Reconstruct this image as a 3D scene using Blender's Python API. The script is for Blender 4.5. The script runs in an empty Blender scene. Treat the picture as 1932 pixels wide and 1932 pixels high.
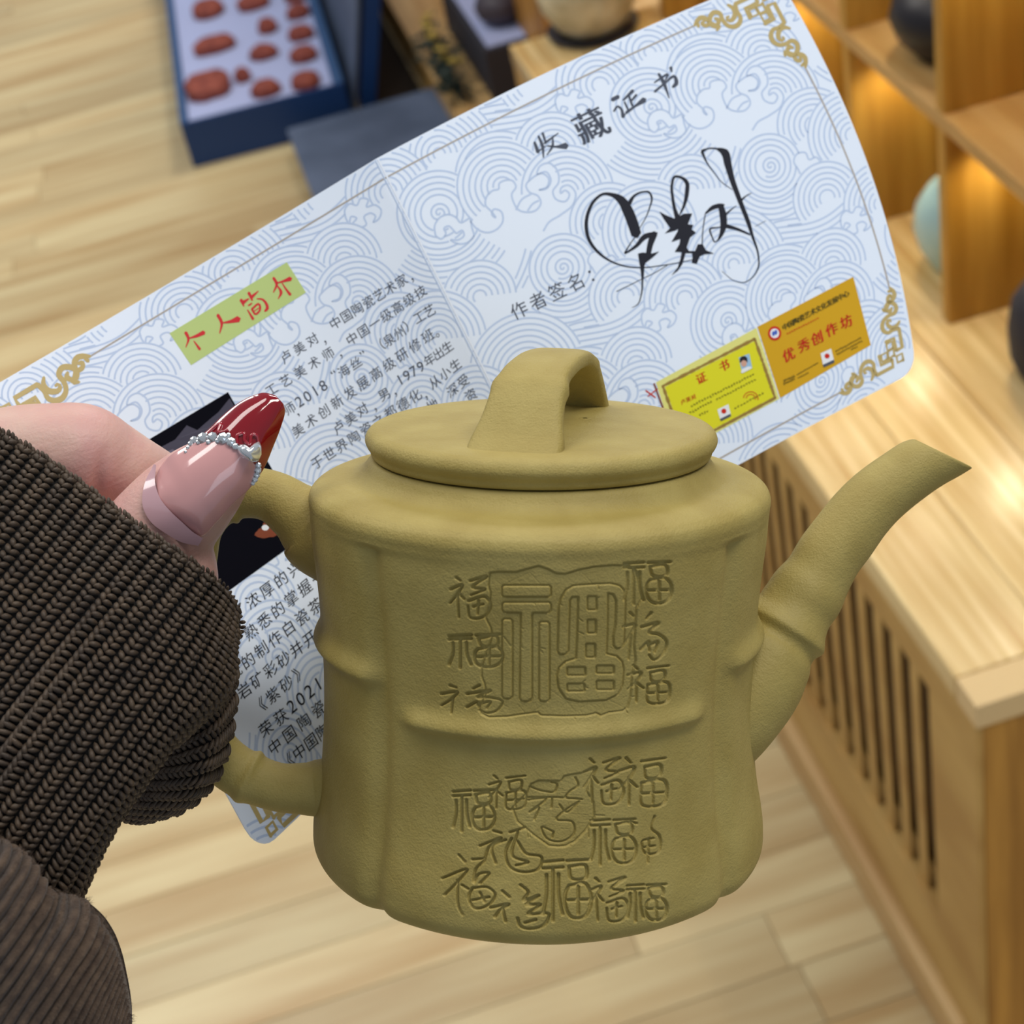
import bpy, bmesh, math, random
import numpy as np
from mathutils import Vector, Matrix, noise

# ------------------------------------------------------------------ camera, world, lights, exposure
F = 3300.0; H = 1.35
_p, _y, _r = math.radians(37.9), math.radians(6.9), math.radians(13)
FWD = np.array([math.sin(_y)*math.cos(_p), math.cos(_y)*math.cos(_p), -math.sin(_p)])
_r0 = np.array([math.cos(_y), -math.sin(_y), 0.0]); _u0 = np.cross(_r0, FWD)
RT = _r0*math.cos(_r) - _u0*math.sin(_r)
UP = _u0*math.cos(_r) + _r0*math.sin(_r)
CAM = np.array([0, 0, H])
scn = bpy.context.scene
col = scn.collection
cd = bpy.data.cameras.new('camera'); cam = bpy.data.objects.new('camera', cd); col.objects.link(cam)
m = Matrix([[RT[0], UP[0], -FWD[0], 0], [RT[1], UP[1], -FWD[1], 0], [RT[2], UP[2], -FWD[2], H], [0, 0, 0, 1]])
cam.matrix_world = m
cd.sensor_width = 36; cd.sensor_fit = 'HORIZONTAL'; cd.lens = 36*F/1932
cd.clip_start = 0.02; cd.clip_end = 60
cd.dof.use_dof = True; cd.dof.focus_distance = 0.348; cd.dof.aperture_fstop = 27
scn.camera = cam
vs = scn.view_settings
vs.view_transform = 'Standard'; vs.look = 'None'; vs.gamma = 1.0; vs.exposure = 0.0; vs.use_curve_mapping = False

def s2l(c):
    return tuple(((v/255)/12.92 if v/255 <= .04045 else ((v/255+.055)/1.055)**2.4) for v in c)

w = bpy.data.worlds.new('world'); scn.world = w; w.use_nodes = True
bg = w.node_tree.nodes['Background']; bg.inputs[0].default_value = (0.80, 0.88, 1.0, 1); bg.inputs[1].default_value = 0.30

def area(name, loc, target, size, power, colr, sy=None):
    l = bpy.data.lights.new(name, 'AREA'); l.energy = power; l.color = colr
    l.shape = 'RECTANGLE'; l.size = size; l.size_y = sy or size
    o = bpy.data.objects.new(name, l); col.objects.link(o); o.location = loc
    o.rotation_euler = (Vector(target)-Vector(loc)).to_track_quat('-Z', 'Y').to_euler()
    return o
# ceiling panels of the shop (2.75 m up), seen only through what they light
area('ceiling_panel_light', (1.0, 0.2, 2.75), (1.0, 0.2, 0), 1.2, 27, (1, .96, .90), .5)
area('ceiling_panel_light', (-0.5, 0.9, 2.75), (-0.5, 0.9, 0), 1.2, 13, (1, .97, .93), .5)
area('ceiling_panel_light', (1.6, 3.4, 2.75), (1.6, 3.4, 0), 1.3, 74, (1, .96, .88), .7)
area('ceiling_panel_light', (-0.9, 3.0, 2.75), (-0.9, 3.0, 0), 1.3, 30, (1, .96, .9), .7)
area('window_daylight', (0.2, -2.2, 2.0), (0, .4, 1.1), .9, 6, (.72, .85, 1), 1.3)

# ------------------------------------------------------------------ helpers
def P(x, y, d):
    """point seen at photo pixel (x,y) at depth d along the view axis (arrays allowed)"""
    x = np.asarray(x, float); y = np.asarray(y, float); d = np.asarray(d, float)
    return CAM + (FWD + ((x-966)/F)[..., None]*RT - ((y-966)/F)[..., None]*UP)*d[..., None]
def proj(q):
    d = np.asarray(q, float)-CAM; z = d@FWD
    return 966+F*(d@RT)/z, 966-F*(d@UP)/z, z
def onz(x, y, z):
    r = FWD+RT*(x-966)/F-UP*(y-966)/F
    return CAM+r*(z-H)/r[2]

def mat(name, color=(200, 200, 200), rough=.5, **kw):
    m = bpy.data.materials.new(name); m.use_nodes = True
    b = m.node_tree.nodes['Principled BSDF']
    b.inputs['Base Color'].default_value = (*s2l(color), 1)
    b.inputs['Roughness'].default_value = rough
    for k, v in kw.items():
        b.inputs[k.replace('_', ' ')].default_value = v
    return m
def nodes(m):
    return m.node_tree.nodes, m.node_tree.links, m.node_tree.nodes['Principled BSDF']
def add_bump(m, scale, strength, dist=.0005, detail=4, coords='Object', tex='noise', stretch=None):
    n, l, b = nodes(m)
    tc = n.new('ShaderNodeTexCoord'); src = tc.outputs[coords]
    if stretch:
        mp = n.new('ShaderNodeMapping'); mp.inputs['Scale'].default_value = stretch
        l.new(src, mp.inputs[0]); src = mp.outputs[0]
    t = n.new('ShaderNodeTexNoise'); t.inputs['Scale'].default_value = scale; t.inputs['Detail'].default_value = detail
    l.new(src, t.inputs['Vector'])
    bp = n.new('ShaderNodeBump'); bp.inputs['Strength'].default_value = strength; bp.inputs['Distance'].default_value = dist
    l.new(t.outputs['Fac'], bp.inputs['Height']); l.new(bp.outputs[0], b.inputs['Normal'])
def add_noise_color(m, c1, c2, scale, stretch=(1, 1, 1), detail=5, lo=.35, hi=.65, perobj=0, rough=None):
    n, l, b = nodes(m)
    tc = n.new('ShaderNodeTexCoord'); mp = n.new('ShaderNodeMapping'); mp.inputs['Scale'].default_value = stretch
    l.new(tc.outputs['Object'], mp.inputs[0])
    if perobj:
        oi = n.new('ShaderNodeObjectInfo'); mu = n.new('ShaderNodeVectorMath'); mu.operation = 'SCALE'
        cb = n.new('ShaderNodeCombineXYZ'); l.new(oi.outputs['Random'], cb.inputs[0]); l.new(oi.outputs['Random'], cb.inputs[1]); l.new(oi.outputs['Random'], cb.inputs[2])
        l.new(cb.outputs[0], mu.inputs[0]); mu.inputs['Scale'].default_value = 37.0
        l.new(mu.outputs[0], mp.inputs['Location'])
    t = n.new('ShaderNodeTexNoise'); t.inputs['Scale'].default_value = scale; t.inputs['Detail'].default_value = detail
    l.new(mp.outputs[0], t.inputs['Vector'])
    r = n.new('ShaderNodeValToRGB'); r.color_ramp.elements[0].position = lo; r.color_ramp.elements[1].position = hi
    r.color_ramp.elements[0].color = (*s2l(c1), 1); r.color_ramp.elements[1].color = (*s2l(c2), 1)
    l.new(t.outputs['Fac'], r.inputs[0])
    out = r.outputs[0]
    if perobj:
        mx = n.new('ShaderNodeHueSaturation'); mr = n.new('ShaderNodeMapRange')
        mr.inputs['To Min'].default_value = 1-perobj; mr.inputs['To Max'].default_value = 1+perobj
        l.new(oi.outputs['Random'], mr.inputs[0]); l.new(mr.outputs[0], mx.inputs['Value']); l.new(out, mx.inputs['Color']); out = mx.outputs[0]
    l.new(out, b.inputs['Base Color'])
    return m

def link(name, me, material, parent=None, smooth=False):
    o = bpy.data.objects.new(name, me); col.objects.link(o)
    if material is not None and not me.materials: me.materials.append(material)
    if smooth: me.polygons.foreach_set('use_smooth', np.ones(len(me.polygons), bool))
    if parent is not None: o.parent = parent
    return o
def mesh_np(name, verts, quads, material, parent=None, smooth=True, tris=None):
    me = bpy.data.meshes.new(name)
    verts = np.asarray(verts, np.float32); k = quads.shape[1]
    me.vertices.add(len(verts)); me.vertices.foreach_set('co', verts.ravel())
    me.loops.add(quads.size); me.loops.foreach_set('vertex_index', quads.astype(np.int32).ravel())
    me.polygons.add(len(quads)); me.polygons.foreach_set('loop_start', np.arange(0, quads.size, k, dtype=np.int32))
    me.polygons.foreach_set('loop_total', np.full(len(quads), k, np.int32))
    me.update(calc_edges=True); me.validate()
    return link(name, me, material, parent, smooth)
def gridq(nr, nc, wrap=False):
    i = np.arange(nr-1)[:, None]; j = np.arange(nc if wrap else nc-1)[None, :]
    j2 = (j+1) % nc
    return np.stack([i*nc+j, i*nc+j2, (i+1)*nc+j2, (i+1)*nc+j], -1).reshape(-1, 4)
def empty(name, loc, label, cat, group=None):
    o = bpy.data.objects.new(name, None); col.objects.link(o); o.location = loc
    o['label'] = label; o['category'] = cat
    if group: o['group'] = group
    return o
def tag(o, label, cat, group=None, kind=None):
    o['label'] = label; o['category'] = cat
    if group: o['group'] = group
    if kind: o['kind'] = kind
    return o
def rel(o):
    """keep world placement of a mesh built in world coordinates after parenting to an Empty"""
    o.matrix_parent_inverse = Matrix.Translation(-Vector(o.parent.location)) if o.parent else Matrix()
    return o
def bev(bm, w, seg=2):
    bmesh.ops.bevel(bm, geom=bm.edges[:], offset=w, segments=seg, affect='EDGES', profile=.7)
def box_mesh(name, lo, hi, bevel=.0015, seg=2):
    bm = bmesh.new(); bmesh.ops.create_cube(bm, size=1)
    for v in bm.verts:
        v.co = Vector([(lo[i]+hi[i])/2 + v.co[i]*(hi[i]-lo[i]) for i in range(3)])
    if bevel: bev(bm, bevel, seg)
    me = bpy.data.meshes.new(name); bm.to_mesh(me); bm.free(); return me
def box(name, lo, hi, material, parent=None, bevel=.0015):
    o = link(name, box_mesh(name, lo, hi, bevel), material, parent)
    if parent is not None: rel(o)
    return o
def boxes_joined(name, lst, material, parent=None, bevel=0):
    bm = bmesh.new()
    for lo, hi in lst:
        me = box_mesh('t', lo, hi, bevel); bm.from_mesh(me); bpy.data.meshes.remove(me)
    me = bpy.data.meshes.new(name); bm.to_mesh(me); bm.free()
    o = link(name, me, material, parent)
    if parent is not None: rel(o)
    return o
def lathe(name, prof, material, parent=None, n=48, loc=(0, 0, 0), cap=True, sx=1, sy=1):
    prof = np.array(prof, float); a = np.linspace(0, 2*np.pi, n, endpoint=False)
    V = np.stack([prof[:, 0][:, None]*np.cos(a)*sx+loc[0], prof[:, 0][:, None]*np.sin(a)*sy+loc[1], np.repeat(prof[:, 1][:, None], n, 1)+loc[2]], -1).reshape(-1, 3)
    o = mesh_np(name, V, gridq(len(prof), n, True), material, parent)
    return o
def interp(x, xs, ys):
    """smooth (monotone-ish cubic) interpolation"""
    xs = np.array(xs, float); ys = np.array(ys, float); x = np.asarray(x, float)
    d = np.gradient(ys, xs, axis=0)
    i = np.clip(np.searchsorted(xs, x)-1, 0, len(xs)-2)
    h = (xs[i+1]-xs[i]); t = np.clip((x-xs[i])/h, 0, 1)
    sh = (slice(None),)*t.ndim+(None,)*(ys.ndim-1)
    t_, h_ = t[sh] if ys.ndim > 1 else t, h[sh] if ys.ndim > 1 else h
    return (2*t_**3-3*t_**2+1)*ys[i]+(t_**3-2*t_**2+t_)*h_*d[i]+(-2*t_**3+3*t_**2)*ys[i+1]+(t_**3-t_**2)*h_*d[i+1]
def spline(pts, n):
    pts = np.array(pts, float)
    s = np.r_[0, np.cumsum(np.linalg.norm(np.diff(pts[:, :3], axis=0), axis=1))]
    return interp(np.linspace(0, s[-1], n), s, pts)
def sstep(a, b, x):
    t = np.clip((x-a)/(b-a), 0, 1); return t*t*(3-2*t)
# ------------------------------------------------------------------ materials of the room
M = {}
M['floor'] = mat('floor_wood', (200, 178, 132), .36)
add_noise_color(M['floor'], (182, 150, 100), (220, 204, 158), 2.2, (1.0, 13, 1), 5, .3, .7, perobj=.12)
M['joint'] = mat('floor_joint', (200, 176, 132), .5)
M['pine_top'] = mat('pine_worktop', (214, 176, 118), .24, Specular_IOR_Level=.7)
add_noise_color(M['pine_top'], (204, 166, 102), (240, 214, 156), 8, (16, .55, 1), 4, .32, .68, perobj=.04)
M['pine_front'] = mat('pine_front', (196, 158, 100), .5)
add_noise_color(M['pine_front'], (180, 138, 72), (206, 168, 98), 7, (2, .6, 2), 4)
M['end_grain'] = mat('end_grain', (228, 198, 146), .4)
M['pine_rail'] = mat('pine_rail', (205, 168, 108), .45)
add_noise_color(M['pine_rail'], (190, 148, 90), (214, 178, 120), 5, (6, .6, 9), 4)
M['pine_vert'] = mat('pine_vertical_grain', (190, 145, 82), .5)
add_noise_color(M['pine_vert'], (124, 76, 14), (204, 150, 66), 5, (9, 9, .7), 5, .3, .7)
M['shelf'] = mat('shelf_pine', (205, 165, 102), .45)
add_noise_color(M['shelf'], (190, 148, 86), (212, 174, 114), 6, (8, .8, 8), 4)
M['divider'] = mat('shelf_divider_pine', (196, 140, 52), .5)
add_noise_color(M['divider'], (164, 116, 34), (200, 152, 64), 6, (8, 8, .6), 4)
M['dark_in'] = mat('dark_interior', (44, 32, 20), .8)
M['gap_wood'] = mat('gap_wood', (92, 62, 26), .7)
M['mat'] = mat('dark_brown_slab', (48, 36, 24), .9)  # plain dark brown for the flat slab beside the step
M['navy'] = mat('navy_card', (0, 52, 108), .5)
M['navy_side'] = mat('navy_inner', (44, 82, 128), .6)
M['foam'] = mat('pale_foam', (176, 186, 226), .8)
M['clay'] = mat('red_clay', (140, 66, 52), .75)
add_noise_color(M['clay'], (118, 50, 42), (160, 82, 64), 60, (1, 1, 1), 3)
M['slate'] = mat('slate_card', (84, 98, 124), .7)
add_noise_color(M['slate'], (74, 88, 112), (96, 110, 136), 9, (1, 1, 1), 3)
M['charcoal'] = mat('charcoal_card', (44, 44, 54), .7)
M['black_clay'] = mat('black_clay', (30, 26, 32), .42)
M['dark_purple'] = mat('dark_purple_clay', (64, 56, 66), .5)
M['cream'] = mat('cream_crackle_glaze', (205, 196, 164), .4)
add_noise_color(M['cream'], (176, 164, 128), (220, 212, 184), 26, (1, 1, 1.4), 4)
M['celadon'] = mat('celadon_glaze', (176, 212, 212), .15)
M['white'] = mat('white_ceramic', (225, 222, 210), .3)
M['leaf'] = mat('dark_leaf', (30, 48, 42), .6)
M['gold_flower'] = mat('gold_flower', (190, 165, 70), .5)
M['steel'] = mat('steel', (120, 125, 135), .3, Metallic=.8)
M['led'] = mat('led_lamp', (255, 210, 130), .5)
n_, l_, b_ = nodes(M['led']); b_.inputs['Emission Color'].default_value = (*s2l((255, 190, 90)), 1); b_.inputs['Emission Strength'].default_value = 6

# ------------------------------------------------------------------ floor of narrow planks (each plank its own piece)
fl = box('floor', (-2.2, -0.6, -.03), (2.6, 6.0, -.004), M['joint'], bevel=0)
fl['kind'] = 'structure'
rnd = random.Random(4)
PW, PL = .066, .62
pm = box_mesh('plank', (0, 0, -.012), (PL-.0008, PW-.0008, 0), .0006, 1); pm.materials.append(M['floor'])
count = 0
yy = .36
while yy < 5.05:
    x = -1.25 + rnd.uniform(0, .5)*PL
    lim = -0.62 if yy < 2.2 else -0.62-(yy-2.2)*.12
    far = .40 if yy < 1.9 else .62
    while x+PL < lim: x += PL
    while x < far:
        o = bpy.data.objects.new('plank', pm); col.objects.link(o); o.parent = fl
        o.location = (x, yy, rnd.uniform(-.0002, .0002)); x += PL; count += 1
    yy += PW
# rest of the floor beyond the planks that can be seen
mr = box('floor_border', (-2.2, -.6, -.012), (-1.3, 6, -.0005), M['floor'], fl, 0)

# ------------------------------------------------------------------ display counter with slatted front
X0, Y0, HT = .374, .777, .46
ct = empty('display_counter', (X0, Y0, 0), 'long low pine display counter with slatted front under the shelf', 'counter')
YE = 2.035
# worktop boards, running away from the viewer
bw = .078; xx = X0
wt = boxes_joined('worktop_core', [((X0+.002, Y0+.002, HT-.022), (1.3, YE-.002, HT-.004))], M['pine_front'], ct)
bl = box_mesh('worktop_board', (0, 0, -.022), (bw-.0006, YE-Y0-.032, 0), .0012, 1); bl.materials.append(M['pine_top'])
k = 0
while xx < 1.25:
    o = bpy.data.objects.new('worktop_board', bl); col.objects.link(o); o.parent = ct; o.location = (xx-X0, .032, HT); xx += bw
    k += 1
box('breadboard_end', (X0, Y0, HT-.022), (1.3, Y0+.0305, HT+.0003), M['end_grain'], ct, .0015)
box('top_rail', (X0+.001, Y0+.002, .405), (X0+.02, YE, HT-.0222), M['pine_front'], ct, .001)
box('bottom_rail', (X0+.001, Y0+.002, .055), (X0+.022, YE, .135), M['pine_front'], ct, .001)
box('plinth_moulding', (X0-.010, Y0+.03, 0), (X0+.02, YE, .052), M['pine_rail'], ct, .006)
box('corner_post', (X0+.0005, Y0+.0015, .0), (X0+.0055, .856, HT-.0222), M['pine_front'], ct, .001)
sl = box_mesh('slat', (0, 0, 0), (.003, .0150, .27), .0006, 1); sl.materials.append(M['pine_front'])
ys = .879+.0
while ys < YE-.03:
    o = bpy.data.objects.new('slat', sl); col.objects.link(o); o.parent = ct; o.location = (.0065, ys+.009-Y0, .135); ys += .0335
box('back_panel', (X0+.030, Y0+.06, .02), (X0+.034, YE-.02, HT-.03), M['gap_wood'], ct, 0)
# end of the counter: frame post and inset boards with vertical grain
box('end_post', (X0+.0058, Y0+.0012, 0), (X0+.05, Y0+.028, HT-.0222), M['pine_vert'], ct, .001)
eb = box_mesh('end_board', (0, 0, 0), (.0795, .018, HT-.0225), .001, 1); eb.materials.append(M['pine_vert'])
for i in range(10):
    o = bpy.data.objects.new('end_board', eb); col.objects.link(o); o.parent = ct; o.location = (.051+i*.08, .004 if i % 2 else .0015, 0)
box('far_end_panel', (X0+.02, YE-.018, 0), (1.3, YE-.001, HT-.0222), M['pine_vert'], ct, .001)

# ------------------------------------------------------------------ pigeonhole shelf standing on the counter
SX, S0 = .561, 1.004
sh = empty('pigeonhole_shelf', (SX, S0, HT), 'tall pine pigeonhole shelf with lit square niches on the counter', 'shelf')
T = .014; PITCH = .1945
ZB = [HT+.19+i*.205 for i in range(4)]
YD = [1.204-PITCH+i*PITCH for i in range(8)]
for y in YD:
    for i in range(4):
        z0 = HT if i == 0 else ZB[i-1]+T
        box('divider', (SX+.001, y, z0+.0003), (SX+.26, y+T, ZB[i]-.0003), M['divider'], sh, .001)
for z in ZB:
    box('shelf_board', (SX, YD[0]-.01, z), (SX+.262, YD[-1]+T, z+T), M['shelf'], sh, .001)
box('back_board', (SX+.2625, YD[0]-.01, HT+.0005), (SX+.27, YD[-1]+T, ZB[-1]+T), M['divider'], sh, .0008)
# a small warm LED under each board
for y in YD[:-1]:
    for i in range(3):
        lx, ly, lz = SX+.04, y+T+(PITCH-T)*.80, ZB[i]
        lathe('led_lamp', [(0, -.004), (.008, -.004), (.009, -.0002), (0, -.0002)], M['led'], sh, 16, (lx-SX, ly-S0, lz-HT))
        l = bpy.data.lights.new('led_light', 'SPOT'); l.energy = .50; l.color = (1, .86, .58); l.spot_size = 2.5; l.spot_blend = .8; l.shadow_soft_size = .01
        o = bpy.data.objects.new('led_light', l); col.objects.link(o); o.location = (lx, ly, lz-.008)

# ------------------------------------------------------------------ wares in the niches and on the counter
def pot(name, prof, material, loc, label, cat, n=40, group=None):
    o = lathe(name, prof, material, None, n); o.location = loc
    return tag(o, label, cat, group)
v = pot('vase', [(0, 0), (.028, 0), (.030, .003), (.040, .022), (.045, .042), (.042, .062), (.031, .080), (.018, .092), (.012, .100), (.014, .106), (.011, .106), (.009, .098), (.0, .094)],
        M['celadon'], (SX+.058, 1.292, HT), 'pale celadon vase half hidden behind a divider, in the lower niche', 'vase')
q = onz(1592, 222, HT); q[0] = max(q[0], SX+.026); q[1] = 1.5
v2 = pot('vase', [(0, 0), (.015, 0), (.02, .012), (.024, .035), (.018, .06), (.009, .08), (.007, .10), (.010, .106), (.008, .106), (.005, .098), (0, .09)],
         M['white'], (q[0], q[1], HT), 'narrow white vase seen just past the right edge of the certificate', 'vase')
tp = empty('round_teapot', (SX+.060, 1.308, ZB[0]+T), 'squat black clay teapot in the upper niche, cut off by a divider', 'teapot')
tp.scale = (.86,)*3
lathe('body', [(0, 0), (.035, 0), (.038, .004), (.055, .022), (.062, .042), (.056, .062), (.040, .074), (.028, .077), (0, .077)], M['black_clay'], tp)
lathe('lid', [(0.001, .0775), (.027, .0775), (.028, .081), (.018, .087), (.006, .090), (.008, .096), (.007, .102), (0, .104)], M['black_clay'], tp)
def tube(name, pts, radii, material, parent=None, n=16, m=24, world=False, flat=1.0):
    pts = spline(np.c_[np.array(pts, float), np.array(radii, float)], m); R_ = pts[:, 3]; pts = pts[:, :3]
    t = np.gradient(pts, axis=0); t /= np.linalg.norm(t, axis=1)[:, None]
    ref = np.array([0, 0, 1.0]) if abs(t[0][2]) < .9 else np.array([1.0, 0, 0])
    nrm = np.cross(t[0], ref); nrm /= np.linalg.norm(nrm); N = []
    for i in range(len(pts)):
        nrm = nrm - t[i]*(nrm@t[i]); nrm /= np.linalg.norm(nrm); N.append(nrm)
    N = np.array(N); B = np.cross(t, N); a = np.linspace(0, 2*np.pi, n, endpoint=False)
    V = pts[:, None]+(N[:, None]*np.cos(a)[None, :, None]+B[:, None]*np.sin(a)[None, :, None]*flat)*R_[:, None, None]
    Q = gridq(len(pts), n, True); V = V.reshape(-1, 3)
    V = np.vstack([V, pts[0], pts[-1]]); c0, c1 = len(V)-2, len(V)-1; e = (len(pts)-1)*n
    caps = [[c0, (j+1) % n, j, c0] for j in range(n)]+[[c1, e+j, e+(j+1) % n, c1] for j in range(n)]
    me = bpy.data.meshes.new(name)
    me.from_pydata(V.tolist(), [], [list(q) for q in Q]+[c[:3] for c in caps]); me.update()
    return link(name, me, material, parent, True)
tube('handle', [(0, -.052, .058), (0, -.075, .060), (0, -.085, .04), (0, -.070, .02), (0, -.05, .018)], [.005]*5, M['black_clay'], tp)
tube('spout', [(0, .05, .03), (0, .075, .045), (0, .088, .07)], [.012, .008, .006], M['black_clay'], tp)
# big dark jar at the right-hand edge of the frame, standing on the counter
q = onz(1994, 700, HT)
j = empty('dark_jar', (q[0], q[1], HT), 'grey-black lidded jar on the counter at the right edge', 'jar')
lathe('body', [(0, 0), (.030, 0), (.032, .004), (.038, .02), (.040, .045), (.037, .07), (.026, .088), (.02, .09), (0, .09)], M['charcoal'], j)
lathe('lid', [(0, .0902), (.022, .0902), (.022, .095), (.012, .1), (.004, .102), (.006, .109), (0, .112)], M['charcoal'], j)
# cream jar on the far end of the counter
q = onz(1120, 58, HT)
j = empty('cream_jar', (q[0], q[1], HT), 'round cream crackle-glazed jar on a dark saucer behind the certificate', 'jar')
lathe('body', [(0, .006), (.038, .006), (.044, .012), (.060, .04), (.066, .07), (.062, .1), (.05, .122), (.04, .13), (.043, .136), (.037, .136), (.034, .12), (0, .11)], M['cream'], j)
lathe('saucer', [(0, 0), (.046, 0), (.055, .004), (.058, .0075), (.05, .0058), (0, .0058)], M['black_clay'], j)
# ------------------------------------------------------------------ lower display step beyond the counter
sz = .10; q = onz(860, 220, sz); sx0 = q[0]
stp = empty('display_step', (sx0, 2.05, 0), 'low pine display step on the floor beyond the slatted counter', 'step')
box('step_top', (sx0, 2.042, sz-.02), (1.2, 4.2, sz), M['pine_rail'], stp, .003)
box('step_front', (sx0+.006, 2.045, 0), (sx0+.02, 4.2, sz-.0205), M['pine_front'], stp, .002)
q = onz(1010, 0, .3); box('upright', (q[0], 2.5, sz+.0005), (q[0]+.02, 3.6, 1.1), M['pine_vert'], stp, .002)
Z = sz+.0005; q = onz(914, 98, Z+.09); tx, ty = q[0], q[1]
db = empty('display_box', (tx, ty, Z), 'open charcoal display box lined with white foam on the low step', 'box')
box('tray', (tx, ty, Z), (tx+.15, ty+.34, Z+.09), M['charcoal'], db, .002)
box('foam_lining', (tx+.008, ty+.008, Z+.0905), (tx+.142, ty+.332, Z+.094), M['foam'], db, .001)
q = onz(940, 45, Z+.1)
t2 = empty('small_teapot', (q[0]+.012, q[1]+.02, Z+.0945), 'dark purple clay teapot lying in the white-lined charcoal box', 'teapot')
lathe('body', [(0, 0), (.022, 0), (.038, .014), (.043, .03), (.036, .046), (.02, .054), (0, .054)], M['dark_purple'], t2)
lathe('lid', [(0, .0545), (.02, .0545), (.014, .06), (.005, .062), (.006, .068), (0, .07)], M['dark_purple'], t2)
mt = box('dark_floor_slab', (.262, 2.75, 0), (sx0-.004, 4.1, .012), M['mat'], None, .002)  # flat dark brown slab covering the floor beside the step
tag(mt, 'flat dark brown slab on the floor between the navy box and the low step', 'mat')
# dark leaves with golden flowers beside the box
pl = empty('artificial_plant', (tx-.048, ty+.15, Z), 'dark leaves with small golden flowers beside the charcoal box', 'plant')
rr = random.Random(8)
def leafmesh(n, s, spread, seed, flower=False):
    r = random.Random(seed); V = []; Fq = []
    for i in range(n):
        c = Vector((r.uniform(-spread[0], spread[0]), r.uniform(-spread[1], spread[1]), r.uniform(0, spread[2])))
        a = r.uniform(0, 6.28); t = r.uniform(-.6, .6)
        for k in range(5 if flower else 1):
            d = Vector((math.cos(a+k*1.257), math.sin(a+k*1.257), t)).normalized()*s*r.uniform(.7, 1.2)
            p = Vector((-d.y, d.x, 0)).normalized()*s*.28; b = len(V)
            V += [c, c+d*.5+p, c+d, c+d*.5-p+Vector((0, 0, s*.1))]; Fq.append([b, b+1, b+2, b+3])
    return np.array([list(v) for v in V]), np.array(Fq)
V_, Q_ = leafmesh(190, .024, (.022, .13, .06), 3); g = mesh_np('leaves', V_, Q_, M['leaf'], pl, False)
for i, (dy, dz) in enumerate([(.05, .07), (-.09, .06), (-.05, .065), (.11, .06), (0.0, .072)]):
    V_, Q_ = leafmesh(3, .012, (.006, .006, .008), 20+i, True)
    g = mesh_np('flower', V_, Q_, M['gold_flower'], pl, False); g.location = (rr.uniform(-.01, .01), dy, dz)
stem = tube('stem', [(0, -.12, 0.002), (0.004, 0, .02), (0, .12, .03)], [.003, .0025, .002], M['leaf'], pl, 8, 12)

# ------------------------------------------------------------------ blue box of clay samples and its lids on the floor
bx0, bx1, by0, by1, bh = -.063, .235, 2.95, 3.86, .085
fb = empty('sample_box', (bx0, by0, 0), 'navy blue box of red clay figures in pale foam standing on the floor', 'box')
fb.rotation_euler.z = -math.radians(3.4)
box('tray_front', (bx0, by0, 0), (bx1, by0+.008, bh), M['navy'], fb, .001)
box('tray_back', (bx0, by1-.008, 0), (bx1, by1, bh), M['navy'], fb, .001)
box('tray_side', (bx0, by0+.0085, 0), (bx0+.014, by1-.0085, bh), M['navy_side'], fb, .001)
box('tray_side', (bx1-.018, by0+.0085, 0), (bx1, by1-.0085, bh), M['navy_side'], fb, .001)
box('foam_bed', (bx0+.0145, by0+.0085, .001), (bx1-.0185, by1-.0085, bh-.008), M['foam'], fb, .001)
def blob(name, sx, sy, sz, seed, material, parent, loc, rz=0, sq=2.0):
    bm = bmesh.new(); bmesh.ops.create_icosphere(bm, subdivisions=3, radius=1)
    for v in bm.verts:
        c = v.co; k = (abs(c.x)**sq+abs(c.y)**sq+abs(c.z)**sq)**(-1/sq)
        k *= 1+.14*noise.noise(c*2.2+Vector((seed, 0, 0)))+.05*noise.noise(c*6+Vector((seed, 3, 0)))
        v.co = Vector((c.x*sx, c.y*sy, c.z*sz))*k
    me = bpy.data.meshes.new(name); bm.to_mesh(me); bm.free(); o = link(name, me, material, parent, True)
    o.location = loc; o.rotation_euler = (0, 0, rz); return o
zt = bh-.006
stones = [(393, 165, .036, .042, 3.5, 'figure', 'large squarish red clay figure at the near left corner of the foam'),
 (405, 88, .036, .022, 2.6, 'figure', 'long red clay figure lying behind the large squarish one'),
 (393, 20, .028, .032, 2.4, 'figure', 'red clay figure at the left, behind the long one'),
 (478, 8, .030, .022, 2.3, 'figure', 'wide red clay figure at the top of the middle column'),
 (458, 146, .014, .014, 2, 'pebble', 'tiny red clay pebble beside the large squarish figure'),
 (502, 170, .025, .022, 2, 'pebble', 'red clay pebble nearest in the middle column'),
 (498, 102, .025, .018, 2, 'pebble', 'oval red clay pebble in the middle of the foam'),
 (505, 52, .018, .020, 2, 'pebble', 'small pointed red clay pebble above the oval one'),
 (577, 155, .024, .026, 2, 'pebble', 'red clay pebble nearest in the right-hand column'),
 (573, 106, .024, .020, 2, 'pebble', 'second red clay pebble in the right-hand column'),
 (568, 66, .023, .018, 2, 'pebble', 'third red clay pebble in the right-hand column'),
 (563, 26, .022, .016, 2, 'pebble', 'fourth red clay pebble in the right-hand column'),
 (557, -4, .02, .014, 2, 'pebble', 'farthest red clay pebble in the right-hand column')]
for i, (px, py, a, b, sq, c, lab) in enumerate(stones):
    q = onz(px, py, zt+.004)
    o = blob('clay_'+c, a*1.12, b*1.12, .018, i*7.3, M['clay'], None, (q[0], q[1], zt+.006), .1*math.sin(i*3), sq)
    tag(o, lab, c, 'red clay pieces in the blue box')
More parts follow.
